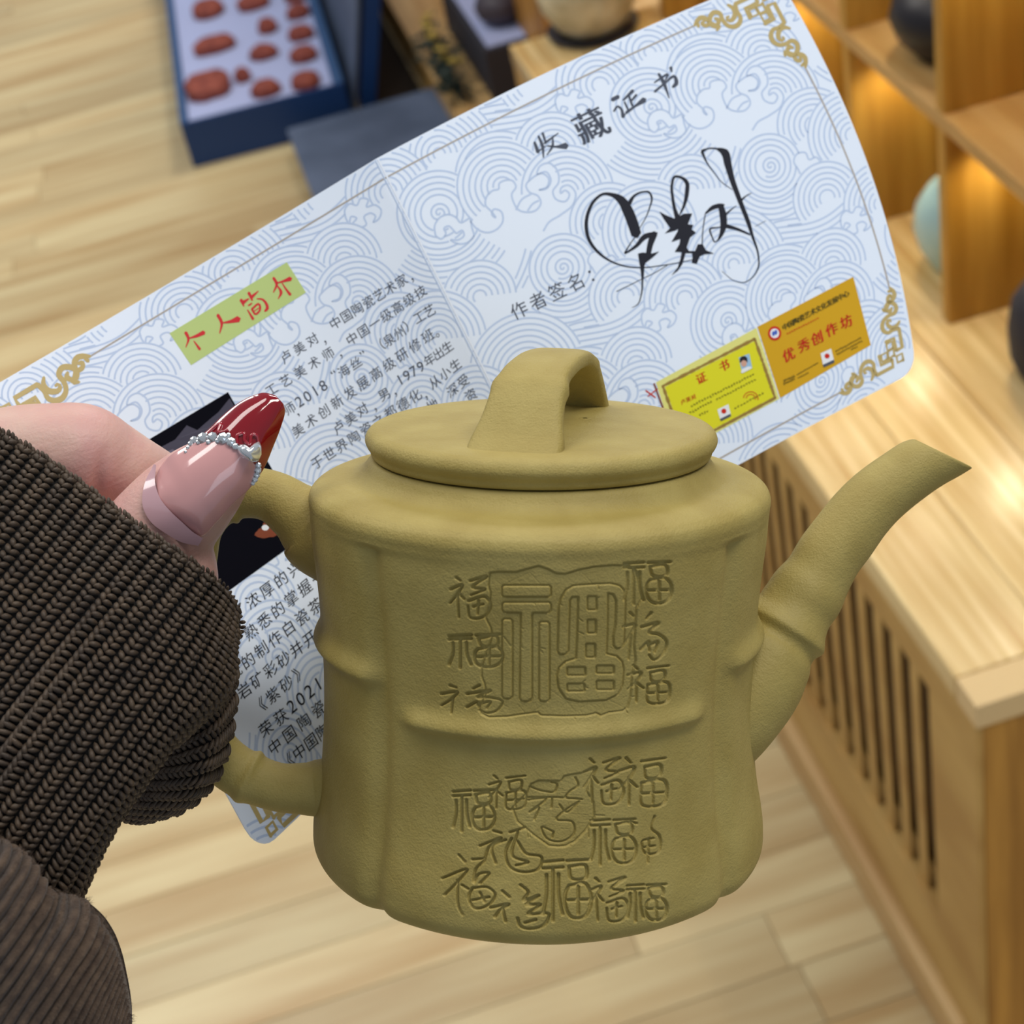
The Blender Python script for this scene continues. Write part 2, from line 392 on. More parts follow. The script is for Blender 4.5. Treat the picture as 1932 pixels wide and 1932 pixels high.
# hinged lid leaning at the right side
ld = empty('box_lid', (bx1, by0, 0), 'navy lid standing open against the right side of the sample box', 'lid')
ld.rotation_euler.z = -math.radians(3.0)
def slab(name, a, b, c, d, th, material, parent):
    """slab with corners a,b,c,d (world) and thickness th"""
    a, b, c, d = [Vector(t) for t in (a, b, c, d)]; nn = (b-a).cross(d-a).normalized()*th
    me = bpy.data.meshes.new(name); vs_ = [a, b, c, d, a+nn, b+nn, c+nn, d+nn]
    me.from_pydata([list(v) for v in vs_], [], [(3, 2, 1, 0), (4, 5, 6, 7), (0, 1, 5, 4), (1, 2, 6, 5), (2, 3, 7, 6), (3, 0, 4, 7)]); me.update()
    o = link(name, me, material, parent); return rel(o) if parent else o
xa, xb = bx1+.008, bx1+.080
slab('lid_panel', (xa, by0+.02, .002), (xb, by0+.02, .26), (xb, by1+.02, .26), (xa, by1+.02, .002), .006, M['slate'], ld)
slab('lid_rim', (xa+.007, by0+.012, .002), (xb+.007, by0+.012, .26), (xb+.035, by0+.012, .255), (xa+.035, by0+.012, .0), .008, M['navy'], ld)
# grey card lid lying on a gold-trimmed tray in front
q1, q2, q3 = onz(540, 242, .05), onz(822, 158, .05), onz(600, 370, .05)
gl = empty('grey_box_lid', (q1[0], q1[1], 0), 'flat slate-grey box lid lying in front of the navy box', 'lid')
box('lid_top', (q1[0], 2.50, .0385), (q2[0]+.006, q1[1], .0485), M['slate'], gl, .002)
box('lid_body', (q1[0]+.02, 2.51, 0), (q2[0]-.01, q1[1]-.01, .038), M['gold_flower'], gl, .002)
# ------------------------------------------------------------------ clay teapot
EL = math.radians(13.5)
PA = UP*math.cos(EL)-FWD*math.sin(EL)          # pot axis (up)
PB = FWD*math.cos(EL)+UP*math.sin(EL)          # away from the viewer
PO = P(1016, 1300, .362)
potM = Matrix([[RT[0], PB[0], PA[0], PO[0]], [RT[1], PB[1], PA[1], PO[1]], [RT[2], PB[2], PA[2], PO[2]], [0, 0, 0, 1]])
def zlev(y):
    """height on the pot axis whose centre is seen at pixel row y"""
    k = (y-966)/F   # (d.U)/(d.F) = -k
    d0 = PO-CAM
    return (-(d0@UP)-k*(d0@FWD))/((PA@UP)+k*(PA@FWD))
def rlev(y, hw):
    z = zlev(y); return z, hw*((PO+PA*z-CAM)@FWD)/F/1.008
clay = mat('green_clay', (160, 142, 78), .6, Specular_IOR_Level=.4)
add_noise_color(clay, (155, 137, 72), (165, 148, 83), 90, (1, 1, 1), 3)
n, l, b = nodes(clay)
tc = n.new('ShaderNodeTexCoord'); t1 = n.new('ShaderNodeTexNoise'); t1.inputs['Scale'].default_value = 900; t1.inputs['Detail'].default_value = 3
t2n = n.new('ShaderNodeTexNoise'); t2n.inputs['Scale'].default_value = 2600; t2n.inputs['Detail'].default_value = 2
ad = n.new('ShaderNodeMath'); l.new(tc.outputs['Object'], t1.inputs[0]); l.new(tc.outputs['Object'], t2n.inputs[0]); l.new(t1.outputs[0], ad.inputs[0]); l.new(t2n.outputs[0], ad.inputs[1])
bp = n.new('ShaderNodeBump'); bp.inputs['Strength'].default_value = .8; bp.inputs['Distance'].default_value = .00015
l.new(ad.outputs[0], bp.inputs['Height']); l.new(bp.outputs[0], b.inputs['Normal'])

pr = bpy.data.objects.new('teapot', None); col.objects.link(pr); pr.matrix_world = potM
tag(pr, 'olive yellow clay teapot engraved with many fortune characters, held up in front', 'teapot')

# ---- engraving height field, laid out over the front of the body (units: photo pixels, later turned into metres of depth)
EX0, EX1, EY0, EY1, ES = 815, 1300, 1030, 1785, 2
EW, EHh = (EX1-EX0)*ES, (EY1-EY0)*ES
E_ = np.zeros((EHh, EW), np.float32)
def c4(p): return (780+p[0]/3.5127, 1020+p[1]/3.5127)
def c5(p): return (780+p[0]/3.5127, 1400+p[1]/3.5127)
def stroke(pts, rad, depth, smooth=True):
    pts = np.array(pts, float)
    if smooth and len(pts) > 2:
        m_ = max(12, int(np.abs(np.diff(pts, axis=0)).sum()/4)); pts = spline(pts, m_)
    rr = np.full(len(pts), rad) if np.isscalar(rad) else np.interp(np.linspace(0, 1, len(pts)), np.linspace(0, 1, len(rad)), rad)
    for a, b, r0, r1 in zip(pts[:-1], pts[1:], rr[:-1], rr[1:]):
        rm = max(r0, r1)+1.6
        x0 = int(max(0, (min(a[0], b[0])-rm-EX0)*ES)); x1 = int(min(EW, (max(a[0], b[0])+rm-EX0)*ES+2))
        y0 = int(max(0, (min(a[1], b[1])-rm-EY0)*ES)); y1 = int(min(EHh, (max(a[1], b[1])+rm-EY0)*ES+2))
        if x1 <= x0 or y1 <= y0: continue
        X, Y = np.meshgrid(EX0+np.arange(x0, x1)/ES, EY0+np.arange(y0, y1)/ES)
        dx, dy = b-a; L = dx*dx+dy*dy+1e-9
        t = np.clip(((X-a[0])*dx+(Y-a[1])*dy)/L, 0, 1)
        dist = np.hypot(X-a[0]-t*dx, Y-a[1]-t*dy); r = r0+(r1-r0)*t
        v = depth*sstep(r+.9, r-1.1, dist) if False else depth*(1-sstep(np.maximum(r-1.2, 0), r+1.0, dist))
        E_[y0:y1, x0:x1] = np.maximum(E_[y0:y1, x0:x1], v)
def poly(pts, depth):
    pts = np.array(pts, float)
    X, Y = np.meshgrid(EX0+np.arange(EW)/ES, EY0+np.arange(EHh)/ES); ins = np.zeros(X.shape, bool)
    x1_, y1_ = pts[:, 0], pts[:, 1]; x2_, y2_ = np.roll(x1_, -1), np.roll(y1_, -1)
    for a, b_, c, d in zip(x1_, y1_, x2_, y2_):
        if b_ == d: continue
        cond = ((b_ > Y) != (d > Y)) & (X < (c-a)*(Y-b_)/(d-b_)+a); ins ^= cond
    E_[ins] += depth
def rr_(x0, y0, x1, y1, r=12):
    return [(x0+r, y0), (x1-r, y0), (x1, y0+r), (x1, y1-r), (x1-r, y1), (x0+r, y1), (x0, y1-r), (x0, y0+r), (x0+r, y0)]
FU = {
 'seal': ([[(0, .08), (.42, .05)], [(0, .18), (.42, .16)], [(.21, .18), (.21, 1)], [(.07, .28), (.07, .6), (.0, .9)], [(.33, .27), (.34, .6), (.42, .9)],
           [(.52, .06), (1, .04)], [(.56, .15), (.92, .14), (.93, .32), (.60, .33), (.56, .15)],
           [(.56, .45), (.93, .43), (.99, .5), (.99, .84), (.92, .92), (.58, .93), (.52, .86), (.52, .5), (.56, .45)], [(.76, .47), (.76, .9)], [(.54, .68), (.98, .67)]], 2.6),
 'regular': ([[(.14, .0), (.24, .1)], [(.0, .27), (.32, .2), (.22, .42), (.0, .66)], [(.20, .42), (.20, 1)], [(.24, .5), (.38, .62)],
           [(.48, .07), (1, .0)], [(.55, .19), (.90, .16), (.88, .38), (.57, .41), (.55, .19)],
           [(.48, .53), (.99, .49), (.97, .96), (.49, 1), (.48, .53)], [(.73, .52), (.73, .98)], [(.5, .76), (.97, .73)]], 2.5),
 'running': ([[(.14, .0), (.24, .08)], [(.0, .3), (.26, .26), (.16, .5), (.0, .72)], [(.18, .48), (.16, 1)],
           [(.62, .0), (.52, .12)], [(.42, .3), (.80, .22), (.60, .42), (.82, .46), (1, .6), (.93, .88), (.72, 1), (.62, .9)],
           [(.42, .78), (.60, .62), (.62, .82)], [(.60, .70), (.80, .62), (.74, .84)]], 2.5),
 'cursive': ([[(.16, .02), (.26, .1)], [(.02, .3), (.3, .2), (.12, .5), (.0, .64)], [(.18, .45), (.22, .98)], [(.24, .42), (.36, .54)],
           [(.5, .1), (.9, .0), (.56, .26), (.86, .3), (.52, .44)], [(.46, .58), (.9, .5), (1, .7), (.84, .96), (.5, .98), (.44, .7)], [(.58, .72), (.82, .66)], [(.70, .58), (.68, .9)]], 2.5)}
def fu(style, box_, f, sc=1.0, dep=2.3, skew=0):
    st, r = FU[style]; x0, y0, x1, y1 = box_
    for s_ in st:
        stroke([f((x0+(a+skew*(1-b_))*(x1-x0), y0+b_*(y1-y0))) for a, b_ in s_], [r*sc*1.05, r*sc, r*sc*.75] if style != 'seal' else r*sc, dep)
# upper group: the framed seal character
frame = [(510, 345), (495, 300), (505, 215), (560, 208), (680, 210), (760, 188), (830, 170), (890, 190), (950, 220), (1010, 222), (1100, 195), (1200, 175), (1320, 165), (1430, 168), (1475, 195), (1500, 300), (1520, 380), (1480, 450), (1465, 700), (1475, 800), (1450, 900), (1440, 1040), (1420, 1110), (1390, 1130), (1300, 1140), (1245, 1162), (1215, 1145), (1150, 1160), (1000, 1165), (845, 1160), (825, 1140), (740, 1150), (620, 1168), (500, 1172), (450, 1150), (435, 1110), (480, 1010), (470, 950), (450, 900), (452, 830), (520, 640), (512, 580), (475, 510), (505, 400)]
fp = [c4(q) for q in frame]
poly(fp, .75)
raised = [rr_(585, 298, 912, 375), [(600, 410), (900, 410), (912, 425), (912, 465), (900, 480), (792, 480), (785, 500), (785, 1050), (770, 1068), (718, 1068), (703, 1050), (710, 480), (600, 478), (585, 460), (585, 425), (600, 410)],
          rr_(585, 520, 655, 1050, 14), rr_(832, 540, 902, 1068, 14),
          [(955, 735), (962, 450), (975, 390), (1010, 330), (1060, 300), (1200, 290), (1310, 285), (1370, 300), (1400, 330), (1410, 400), (1405, 560), (1400, 690), (1385, 712), (1350, 718), (1328, 700), (1325, 640), (1340, 560), (1345, 400), (1325, 357), (1292, 350), (1290, 560), (1283, 752), (1350, 768), (1388, 805), (1398, 860), (1390, 960), (1360, 1020), (1280, 1060), (1100, 1070), (1010, 1050), (962, 980), (950, 900), (965, 845), (1010, 803), (1078, 782), (1086, 600), (1092, 375), (1055, 375), (1038, 400), (1028, 735), (1010, 755), (970, 757), (955, 735)]]
holes = [rr_(1155, 370, 1215, 460, 5), rr_(1155, 525, 1210, 615, 5), rr_(1145, 685, 1205, 775, 5), rr_(1020, 840, 1140, 895, 6), rr_(1215, 830, 1330, 882, 6), rr_(1020, 950, 1135, 1000, 6), rr_(1215, 930, 1330, 990, 6)]
for q in raised: poly([c4(a) for a in q], -.75)
for q in holes: poly([c4(a) for a in q], .75)
for q in raised: stroke([c4(a) for a in q], 1.7, 2.0, False)
for q in holes: stroke([c4(a) for a in q], 1.6, 1.9, False)
stroke(fp+[fp[0]], 1.5, 2.0, False)
for q in [[(620, 285), (770, 212)], [(770, 212), (840, 290)], [(1062, 285), (1112, 208)], [(1112, 208), (1190, 288)], [(780, 600), (975, 385)], [(690, 760), (600, 640)], [(900, 985), (1000, 1060)], [(1010, 1062), (1080, 1140)], [(800, 560), (830, 600)], [(690, 1090), (740, 1145)], [(1300, 1060), (1400, 1110)], [(860, 1090), (790, 1140)]]:
    stroke([c4(a) for a in q], .9, 1.1, False)
rs = np.random.RandomState(5)
for k in range(150):
    x = rs.uniform(450, 1440); y = rs.uniform(230, 1140); a = rs.choice([.5, -.7, 1.2])+rs.normal(0, .2); L_ = rs.uniform(15, 60)
    q = [c4((x, y)), c4((x+L_*math.cos(a), y+L_*math.sin(a)))]
    ix, iy = int((q[0][0]-EX0)*ES), int((q[0][1]-EY0)*ES)
    if .4 < E_[iy, ix] < 1.0: stroke(q, .7, 1.05, False)
fu('cursive', (240, 240, 510, 515), c4, 1.05)
fu('seal', (235, 615, 582, 845), c4, 1.1)
fu('running', (185, 960, 588, 1145), c4, 1.05)
fu('seal', (1400, 130, 1705, 425), c4, 1.1, skew=.0)
fu('running', (1385, 480, 1672, 790), c4, 1.15, skew=.05)
fu('regular', (1425, 830, 1695, 1070), c4, 1.05)
# lower group
med = [(655, 440), (690, 530), (800, 620), (900, 690), (960, 695), (1010, 690), (1070, 660), (1140, 590), (1200, 500), (1195, 400), (1150, 330), (1210, 185), (1130, 205), (1060, 215), (1000, 228), (980, 260), (830, 258), (780, 280), (750, 345), (700, 390)]
poly([c5(a) for a in med], .9); stroke([c5(a) for a in med+[med[0]]], 1.5, 1.9, False)
for k in range(60):
    x = rs.uniform(700, 1190); y = rs.uniform(290, 660); v = rs.rand() < .5; L_ = rs.uniform(20, 90)
    q = [c5((x, y)), c5((x+(L_ if v else 3), y+(3 if v else L_)))]
    ix, iy = int((q[0][0]-EX0)*ES), int((q[0][1]-EY0)*ES)
    if .5 < E_[iy, ix] < 1.2: stroke(q, .7, 1.25, False)
for q in [[(750, 372), (960, 372), (1120, 385)], [(770, 300), (860, 330), (940, 330), (950, 280), (915, 270)], [(1075, 240), (1095, 290), (1040, 330), (1010, 370), (1090, 380)], [(760, 390), (880, 380), (770, 470), (830, 440), (800, 520)],
          [(970, 420), (1010, 470), (1100, 400), (950, 520), (1060, 540), (1070, 600), (1000, 660), (880, 640), (850, 570), (930, 600)], [(920, 380), (915, 440)], [(930, 600), (920, 640)]]:
    stroke([c5(a) for a in q], 2.0, 2.6)
fu('seal', (262, 308, 528, 592), c5, 1.05)
fu('regular', (500, 225, 740, 440), c5, .85)
fu('cursive', (1130, 108, 1395, 415), c5, 1.0)
fu('regular', (1370, 108, 1672, 418), c5, 1.15)
fu('seal', (1178, 500, 1470, 815), c5, .95)
for q in [[(1445, 530), (1480, 540)], [(1600, 495), (1580, 575), (1630, 620), (1625, 730), (1540, 740), (1520, 660), (1590, 640)], [(1535, 700), (1600, 690)], [(1565, 640), (1555, 800)]]:
    stroke([c5(a) for a in q], 2.2, 2.2)
for q in [[(530, 590), (580, 605)], [(440, 690), (580, 640), (500, 700), (470, 780)], [(610, 650), (520, 700), (545, 805)], [(640, 600), (740, 570)], [(690, 600), (660, 760), (760, 800), (680, 820)], [(690, 660), (745, 740), (850, 770), (840, 830), (740, 865), (640, 830), (610, 740), (650, 640)]]:
    stroke([c5(a) for a in q], 2.4, 2.4)
for q in [[(300, 750), (340, 795)], [(190, 905), (355, 850), (290, 930), (205, 1015)], [(290, 920), (305, 1110), (325, 1145)], [(320, 950), (360, 975)], [(390, 780), (470, 780), (410, 850), (400, 930), (430, 880), (500, 870), (440, 940)], [(390, 970), (500, 970), (540, 1010), (520, 1060), (400, 1100), (365, 1030), (390, 970)], [(440, 1000), (470, 1060)], [(390, 1050), (500, 1030)]]:
    stroke([c5(a) for a in q], 2.4, 2.3)
for q in [[(590, 990), (635, 1030)], [(510, 1100), (630, 1080), (570, 1120), (540, 1160)], [(590, 1110), (610, 1190)], [(710, 950), (760, 1000), (730, 1050), (830, 1020), (750, 1080), (840, 1080), (760, 1140), (900, 1150), (880, 1200), (700, 1210), (690, 1170)], [(740, 1200), (810, 1180)]]:
    stroke([c5(a) for a in q], 2.8, 2.4)
fu('seal', (860, 765, 1168, 1185), c5, 1.15)
fu('cursive', (1165, 900, 1430, 1190), c5, 1.0)
fu('seal', (1420, 935, 1675, 1190), c5, 1.05)
# light blur so that the carved edges stay soft
for _ in range(2):
    E_[1:-1, 1:-1] = (E_[1:-1, 1:-1]*2+E_[:-2, 1:-1]+E_[2:, 1:-1]+E_[1:-1, :-2]+E_[1:-1, 2:])/6

# ---- body surface
prof = [(858, 311), (859, 319), (865, 325), (876, 333), (890, 352), (895, 380), (901, 405), (908, 422), (917, 432), (928, 436), (945, 434.5), (965, 432), (1000, 429), (1060, 421), (1130, 413), (1200, 407.5), (1288, 404), (1360, 405), (1420, 408), (1470, 414), (1505, 420), (1545, 423.5), (1572, 421), (1585, 413), (1594, 400), (1600, 384)]
PZ = []; PR = []
for y_, h_ in prof:
    z_, r_ = rlev(y_, h_); PZ.append(z_); PR.append(r_)
PZ = np.array(PZ); PR = np.array(PR)
sarc = np.r_[0, np.cumsum(np.hypot(np.diff(PZ), np.diff(PR)))]
def profs(s): return interp(s, sarc, PZ), interp(s, sarc, PR)
PXM = .362/F   # metres per photo pixel near the pot axis
ROT = math.radians(5.5)
GR = [ROT+math.radians(a) for a in (-49.5, 47, 135, 225)]
zn_f = zlev(1244); zn_s = zlev(1183); ztop = zlev(925); zsh = zlev(958)
def wrap(a): return (a+np.pi) % (2*np.pi)-np.pi
def radial(th, z, r):
    """lobes, grooves and bamboo nodes"""
    g = np.zeros_like(th*z)
    m_ = 1-sstep(zsh-.0006, zsh+.0012, z)
    for a in GR:
        d = wrap(th-a); g = np.maximum(g, np.exp(-(d/math.radians(3.3))**2))
    out = r*np.ones_like(g)-g*m_*14*PXM
    lob = (np.abs(np.sin((th-ROT)*2)))
    out = out+m_*(1-lob)*1.5*PXM-m_*lob*1.5*PXM
    for c_, zn, hgt, wd in [(ROT-math.radians(1.6), zn_f, 14, 17), (ROT+np.pi/2, zn_s, 16, 19), (ROT+np.pi, zn_f, 14, 17), (ROT-np.pi/2, zn_s-.0006, 16, 19)]:
        d = np.abs(wrap(th-c_)); q = (z-zn)/(wd*PXM)
        k = np.exp(-np.where(q > 0, (q/1.25)**2, (q/.8)**2))
        out = out+k*hgt*PXM*(1-sstep(math.radians(35), math.radians(42.5), d))
    return out
def pot_pts(th, z, r):
    return np.stack([r*np.sin(th), -r*np.cos(th), z*np.ones_like(r)], -1)
def to_world(V): return PO+V[..., 0:1]*RT+V[..., 1:2]*PB+V[..., 2:3]*PA
th_f = np.linspace(math.radians(-31), math.radians(44), 500)
th_b = np.linspace(math.radians(44), math.radians(329), 260)[1:-1]
TH = np.r_[th_f, th_b]
s_all = np.linspace(0, sarc[-1], 400); z_all, _ = profs(s_all)
# dense rows where the characters are carved
r_av = PR.max()
s1 = s_all[np.argmin(np.abs(z_all-zlev(905)))]; s2 = s_all[np.argmin(np.abs(z_all-zlev(1640)))]
S = np.r_[np.linspace(0, s1, 40, endpoint=False), np.linspace(s1, sarc[-1], 800)]
Zs, Rs = profs(S)
THg, Zg = np.meshgrid(TH, Zs); Rg = radial(THg, Zg, Rs[:, None]*np.ones_like(THg))
Vb = pot_pts(THg, Zg, Rg)
pxx, pyy, _ = proj(to_world(Vb))
ix = (pxx-EX0)*ES; iy = (pyy-EY0)*ES
ins = (ix > 0) & (ix < EW-2) & (iy > 0) & (iy < EHh-2) & (np.cos(THg) > .6)
i0 = np.clip(ix.astype(int), 0, EW-2); j0 = np.clip(iy.astype(int), 0, EHh-2); fx = ix-i0; fy = iy-j0
hv = E_[j0, i0]*(1-fx)*(1-fy)+E_[j0, i0+1]*fx*(1-fy)+E_[j0+1, i0]*(1-fx)*fy+E_[j0+1, i0+1]*fx*fy
Rg = Rg-np.where(ins, hv, 0)*PXM*2.7
Vb = pot_pts(THg, Zg, Rg).reshape(-1, 3)
Q = gridq(len(S), len(TH), True)
# inner mouth wall and closed floor
nb = len(TH)
zin = [PZ[0], PZ[0]-.012, PZ[-1]+.006, PZ[-1]+.004]; rin = [PR[0]-.0022, PR[0]-.003, PR[-1]*.9, .0001]
ex = np.stack([np.stack([r*np.sin(TH), -r*np.cos(TH), z*np.ones_like(TH)], -1) for r, z in zip(rin, zin)])
exo = np.stack([np.stack([r*np.sin(TH), -r*np.cos(TH), z*np.ones_like(TH)], -1) for r, z in [(PR[-1]*.96, PZ[-1]-.0006), (PR[-1]*.9, PZ[-1]-.0002), (.0001, PZ[-1]+.0002)]])
base = len(Vb); Vb = np.vstack([Vb, ex.reshape(-1, 3), exo.reshape(-1, 3)])
top_ring = np.arange(nb); in_q = gridq(4, nb, True)+base
j_ = np.arange(nb); j2 = (j_+1) % nb
q1_ = np.stack([j2, j_, base+j_, base+j2], -1)
last = (len(S)-1)*nb; ob = base+4*nb
q2_ = np.stack([last+j_, last+j2, ob+j2, ob+j_], -1)
q3_ = gridq(3, nb, True)+ob
body = mesh_np('body', Vb, np.vstack([Q, in_q[:, ::-1], q1_, q2_, q3_]), clay, pr)

# ---- lid
lp = [(851, 300), (855, 318), (851, 322), (842, 325), (835, 330), (825, 334), (817, 332.5), (809, 327), (804, 318), (801.5, 300), (800, 250), (798.5, 180), (797.5, 90), (797, 1)]
LZ = [rlev(*q) for q in lp]
sarc2 = np.r_[0, np.cumsum([math.hypot(LZ[i+1][0]-LZ[i][0], LZ[i+1][1]-LZ[i][1]) for i in range(len(LZ)-1)])]
ss_ = np.linspace(0, sarc2[-1], 120)
lz = interp(ss_, sarc2, [q[0] for q in LZ]); lr = np.abs(interp(ss_, sarc2, [q[1] for q in LZ]))
lxc = 3*PXM
lid = lathe('lid', np.c_[lr, lz], clay, pr, 160, (lxc, 0, 0))
# knob: a bamboo strap arching from front to back
ztop_l = zlev(798.5)
def on_lid(x, y, z=None):
    z = ztop_l if z is None else z
    d = FWD+RT*(x-966)/F-UP*(y-966)/F
    t = ((PO+PA*z-CAM)@PA)/(d@PA); q = CAM+d*t-PO
    return np.array([q@RT, q@PB, z])
fA = on_lid(974, 843); fB = on_lid(1092, 762)

ks = [(-.05, -.0022), (.02, .0006), (.08, .0038), (.16, .0078), (.25, .0106), (.42, .0122), (.58, .0124), (.72, .0116), (.85, .0082), (.95, .0032), (1.02, -.0018)]
wid = [.0186, .0180, .0160, .0146, .0138, .0133, .0130, .0128, .0126, .0126, .0130]
thk = [.0052, .0048, .0046, .0046, .0042, .0040, .0040, .0038, .0036, .0036, .0038]
ka = np.array([list(fA+(fB-fA)*t+np.array([0, 0, h_])) for t, h_ in ks])
kk = spline(np.c_[ka, wid, thk], 60); kp = kk[:, :3]
kt = np.gradient(kp, axis=0); kt /= np.linalg.norm(kt, axis=1)[:, None]
dirh = (fB-fA); dirh[2] = 0; dirh /= np.linalg.norm(dirh); wv = np.array([dirh[1], -dirh[0], 0.0]); wv = wv/np.linalg.norm(wv)
ua = np.linspace(0, 2*np.pi, 32, endpoint=False)
cx = np.sign(np.cos(ua))*np.abs(np.cos(ua))**.55; sx_ = np.sign(np.sin(ua))*np.abs(np.sin(ua))**.55
kn = np.cross(kt, np.repeat(wv[None], len(kt), 0)); 
t_par = np.linspace(0, 1, 60)
ridge = 1+.07*np.exp(-((t_par-.27)/.03)**2)+.05*np.exp(-((t_par-.74)/.03)**2)
Vk = kp[:, None]+wv*(cx[None]*kk[:, 3][:, None]*.5*ridge[:, None])[..., None]+kn[:, None]*(sx_[None]*kk[:, 4][:, None]*.5*(ridge**2)[:, None])[..., None]
knob = mesh_np('knob', Vk.reshape(-1, 3), gridq(60, 32, True), clay, lid)
# air hole in the lid: small dark pit with a pale rim
ah = on_lid(1104, 791); lathe('air_hole', [(.0005, 0.00012), (.0011, .00016), (.0013, .00002)], clay, lid, 20, (ah[0], ah[1], ah[2]+.0001))

# ---- spout and handle, swept along their centre lines
def swept(name, pts, n, mseg, parent, fl=1.0, tip=None, bump=None):
    """pts: px, py, depth shift (m), radius px"""
    A = spline(np.array(pts, float)*np.array([1, 1, 1e5, 1]), mseg); A[:, 2] /= 1e5
    D = .362+A[:, 2]; C_ = P(A[:, 0], A[:, 1], D); R_ = A[:, 3]*D/F
    loc = np.stack([(C_-PO)@RT, (C_-PO)@PB, (C_-PO)@PA], -1)
    if bump is not None: R_ = R_*bump(np.linspace(0, 1, mseg))
    t = np.gradient(loc, axis=0); t /= np.linalg.norm(t, axis=1)[:, None]
    nrm = np.cross(t, np.array([0, 1.0, 0])); nrm /= np.linalg.norm(nrm, axis=1)[:, None]; bi = np.cross(t, nrm)
    a = np.linspace(0, 2*np.pi, n, endpoint=False)
    V = loc[:, None]+nrm[:, None]*(np.cos(a)[None, :, None]*R_[:, None, None])+bi[:, None]*(np.sin(a)[None, :, None]*R_[:, None, None]*fl)
    return V, loc, t, R_, nrm, bi, a
sp = [(1300, 1420, -.0005, 96), (1360, 1350, -.0005, 104), (1405, 1300, .0, 100), (1440, 1248, .001, 92), (1468, 1205, .002, 80), (1488, 1172, .0025, 73), (1506, 1142, .003, 73), (1524, 1116, .0032, 71), (1543, 1086, .0034, 64),
      (1562, 1052, .0036, 62.5), (1590, 1014, .004, 62), (1625, 968, .0045, 60), (1660, 933, .005, 58), (1700, 902, .0053, 56), (1742, 874, .0055, 54), (1777, 856, .0055, 50)]
def spb(t):
    return 1+.14*np.exp(-np.where(t < .435, ((t-.435)/.02)**2, ((t-.435)/.034)**2))-.05*np.exp(-((t-.385)/.03)**2)-.03*np.exp(-((t-.52)/.03)**2)
V, loc, tt, R_, nn_, bb_, aa_ = swept('spout', sp, 72, 260, pr, 1.0, bump=spb)
# oblique mouth: shear the last rings so that the opening leans forward
k0 = 222
ncos = np.cos(aa_)   # + side along nrm
for i in range(k0, 260):
    f_ = ((i-k0)/(259-k0))**1.2
    sgn = nn_[i]@np.array([0, 0, 1.0])
    V[i] += tt[i]*(-ncos*np.sign(sgn)*.0043*f_)[:, None]
# inner wall of the spout
ctr = V[-1].mean(0); rim1 = V[-1]+(ctr-V[-1])*.06+tt[-1]*.0003; rim2 = V[-1]+(ctr-V[-1])*.22-tt[-1]*.0002; inn = V[-30]+(V[-30].mean(0)-V[-30])*.35
Vs = np.vstack([V.reshape(-1, 3), rim1, rim2, inn]); Qs = gridq(263, 72, True)
spout = mesh_np('spout', Vs, Qs, clay, pr)
hp = [(640, 1005, .000, 108), (606, 998, .000, 92), (580, 982, -.0005, 70), (553, 962, -.001, 56), (520, 940, -.001, 50), (480, 930, -.0012, 48), (440, 935, -.0014, 47), (405, 955, -.0014, 45), (380, 990, -.0014, 43), (368, 1050, -.0014, 42), (364, 1150, -.0014, 42),
      (366, 1270, -.0014, 42), (374, 1350, -.0014, 43), (395, 1400, -.0014, 45), (425, 1437, -.0012, 47), (470, 1466, -.001, 47), (520, 1484, -.001, 46), (570, 1488, -.0006, 49), (605, 1487, 0, 55), (640, 1485, 0, 60)]
def hpb(t): return 1+.14*np.exp(-((t-.80)/.010)**2)+.12*np.exp(-((t-.27)/.010)**2)+.12*np.exp(-((t-.55)/.010)**2)
V, *_r2 = swept('handle', hp, 48, 260, pr, .95, bump=hpb)
handle = mesh_np('handle', V.reshape(-1, 3), gridq(260, 48, True), clay, pr)
# ------------------------------------------------------------------ folded certificate held behind the pot
UN = [0, .25, .5, .75, 1]
CTL = np.array([   # [v][u] -> px, py, depth
 [(-35, 742, .392), (337, 524, .412), (709, 300, .419), (1087, 111, .437), (1463, -50, .448)],
 [(215, 1130, .386), (570, 888, .412), (903, 685, .421), (1282, 488, .435), (1640, 318, .445)],
 [(488, 1612, .383), (800, 1318, .414), (1085, 1052, .424), (1410, 868, .432), (1728, 700, .440)]], float)
def lag(t, a):   # quadratic through 0,.5,1
    t = t[..., None]
    return a[0]*(2*(t-.5)*(t-1))+a[1]*(-4*t*(t-1))+a[2]*(2*t*(t-.5))
def spx(u, v):
    u = np.asarray(u, float); v = np.asarray(v, float)
    L_ = lag(v, CTL[:, 0:1].reshape(3, 3)); rows = [lag(v, CTL[:, k]) for k in range(5)]
    left = lag(u*2, rows[0:3]); right = lag(u*2-1, rows[2:5])
    return np.where((u < .5)[..., None], left, right)
def surf(u, v, off=0.0):
    def w3(u, v):
        q = spx(u, v); return P(q[..., 0], q[..., 1], q[..., 2])
    p = w3(u, v)
    if np.any(off):
        e = 1e-3; du = w3(u+e, v)-w3(u-e, v); dv = w3(u, v+e)-w3(u, v-e)
        nn = np.cross(dv, du); nn /= np.linalg.norm(nn, axis=-1)[..., None]
        s = np.sign(-(nn@FWD)); p = p+nn*(s*off)[..., None]
    return p
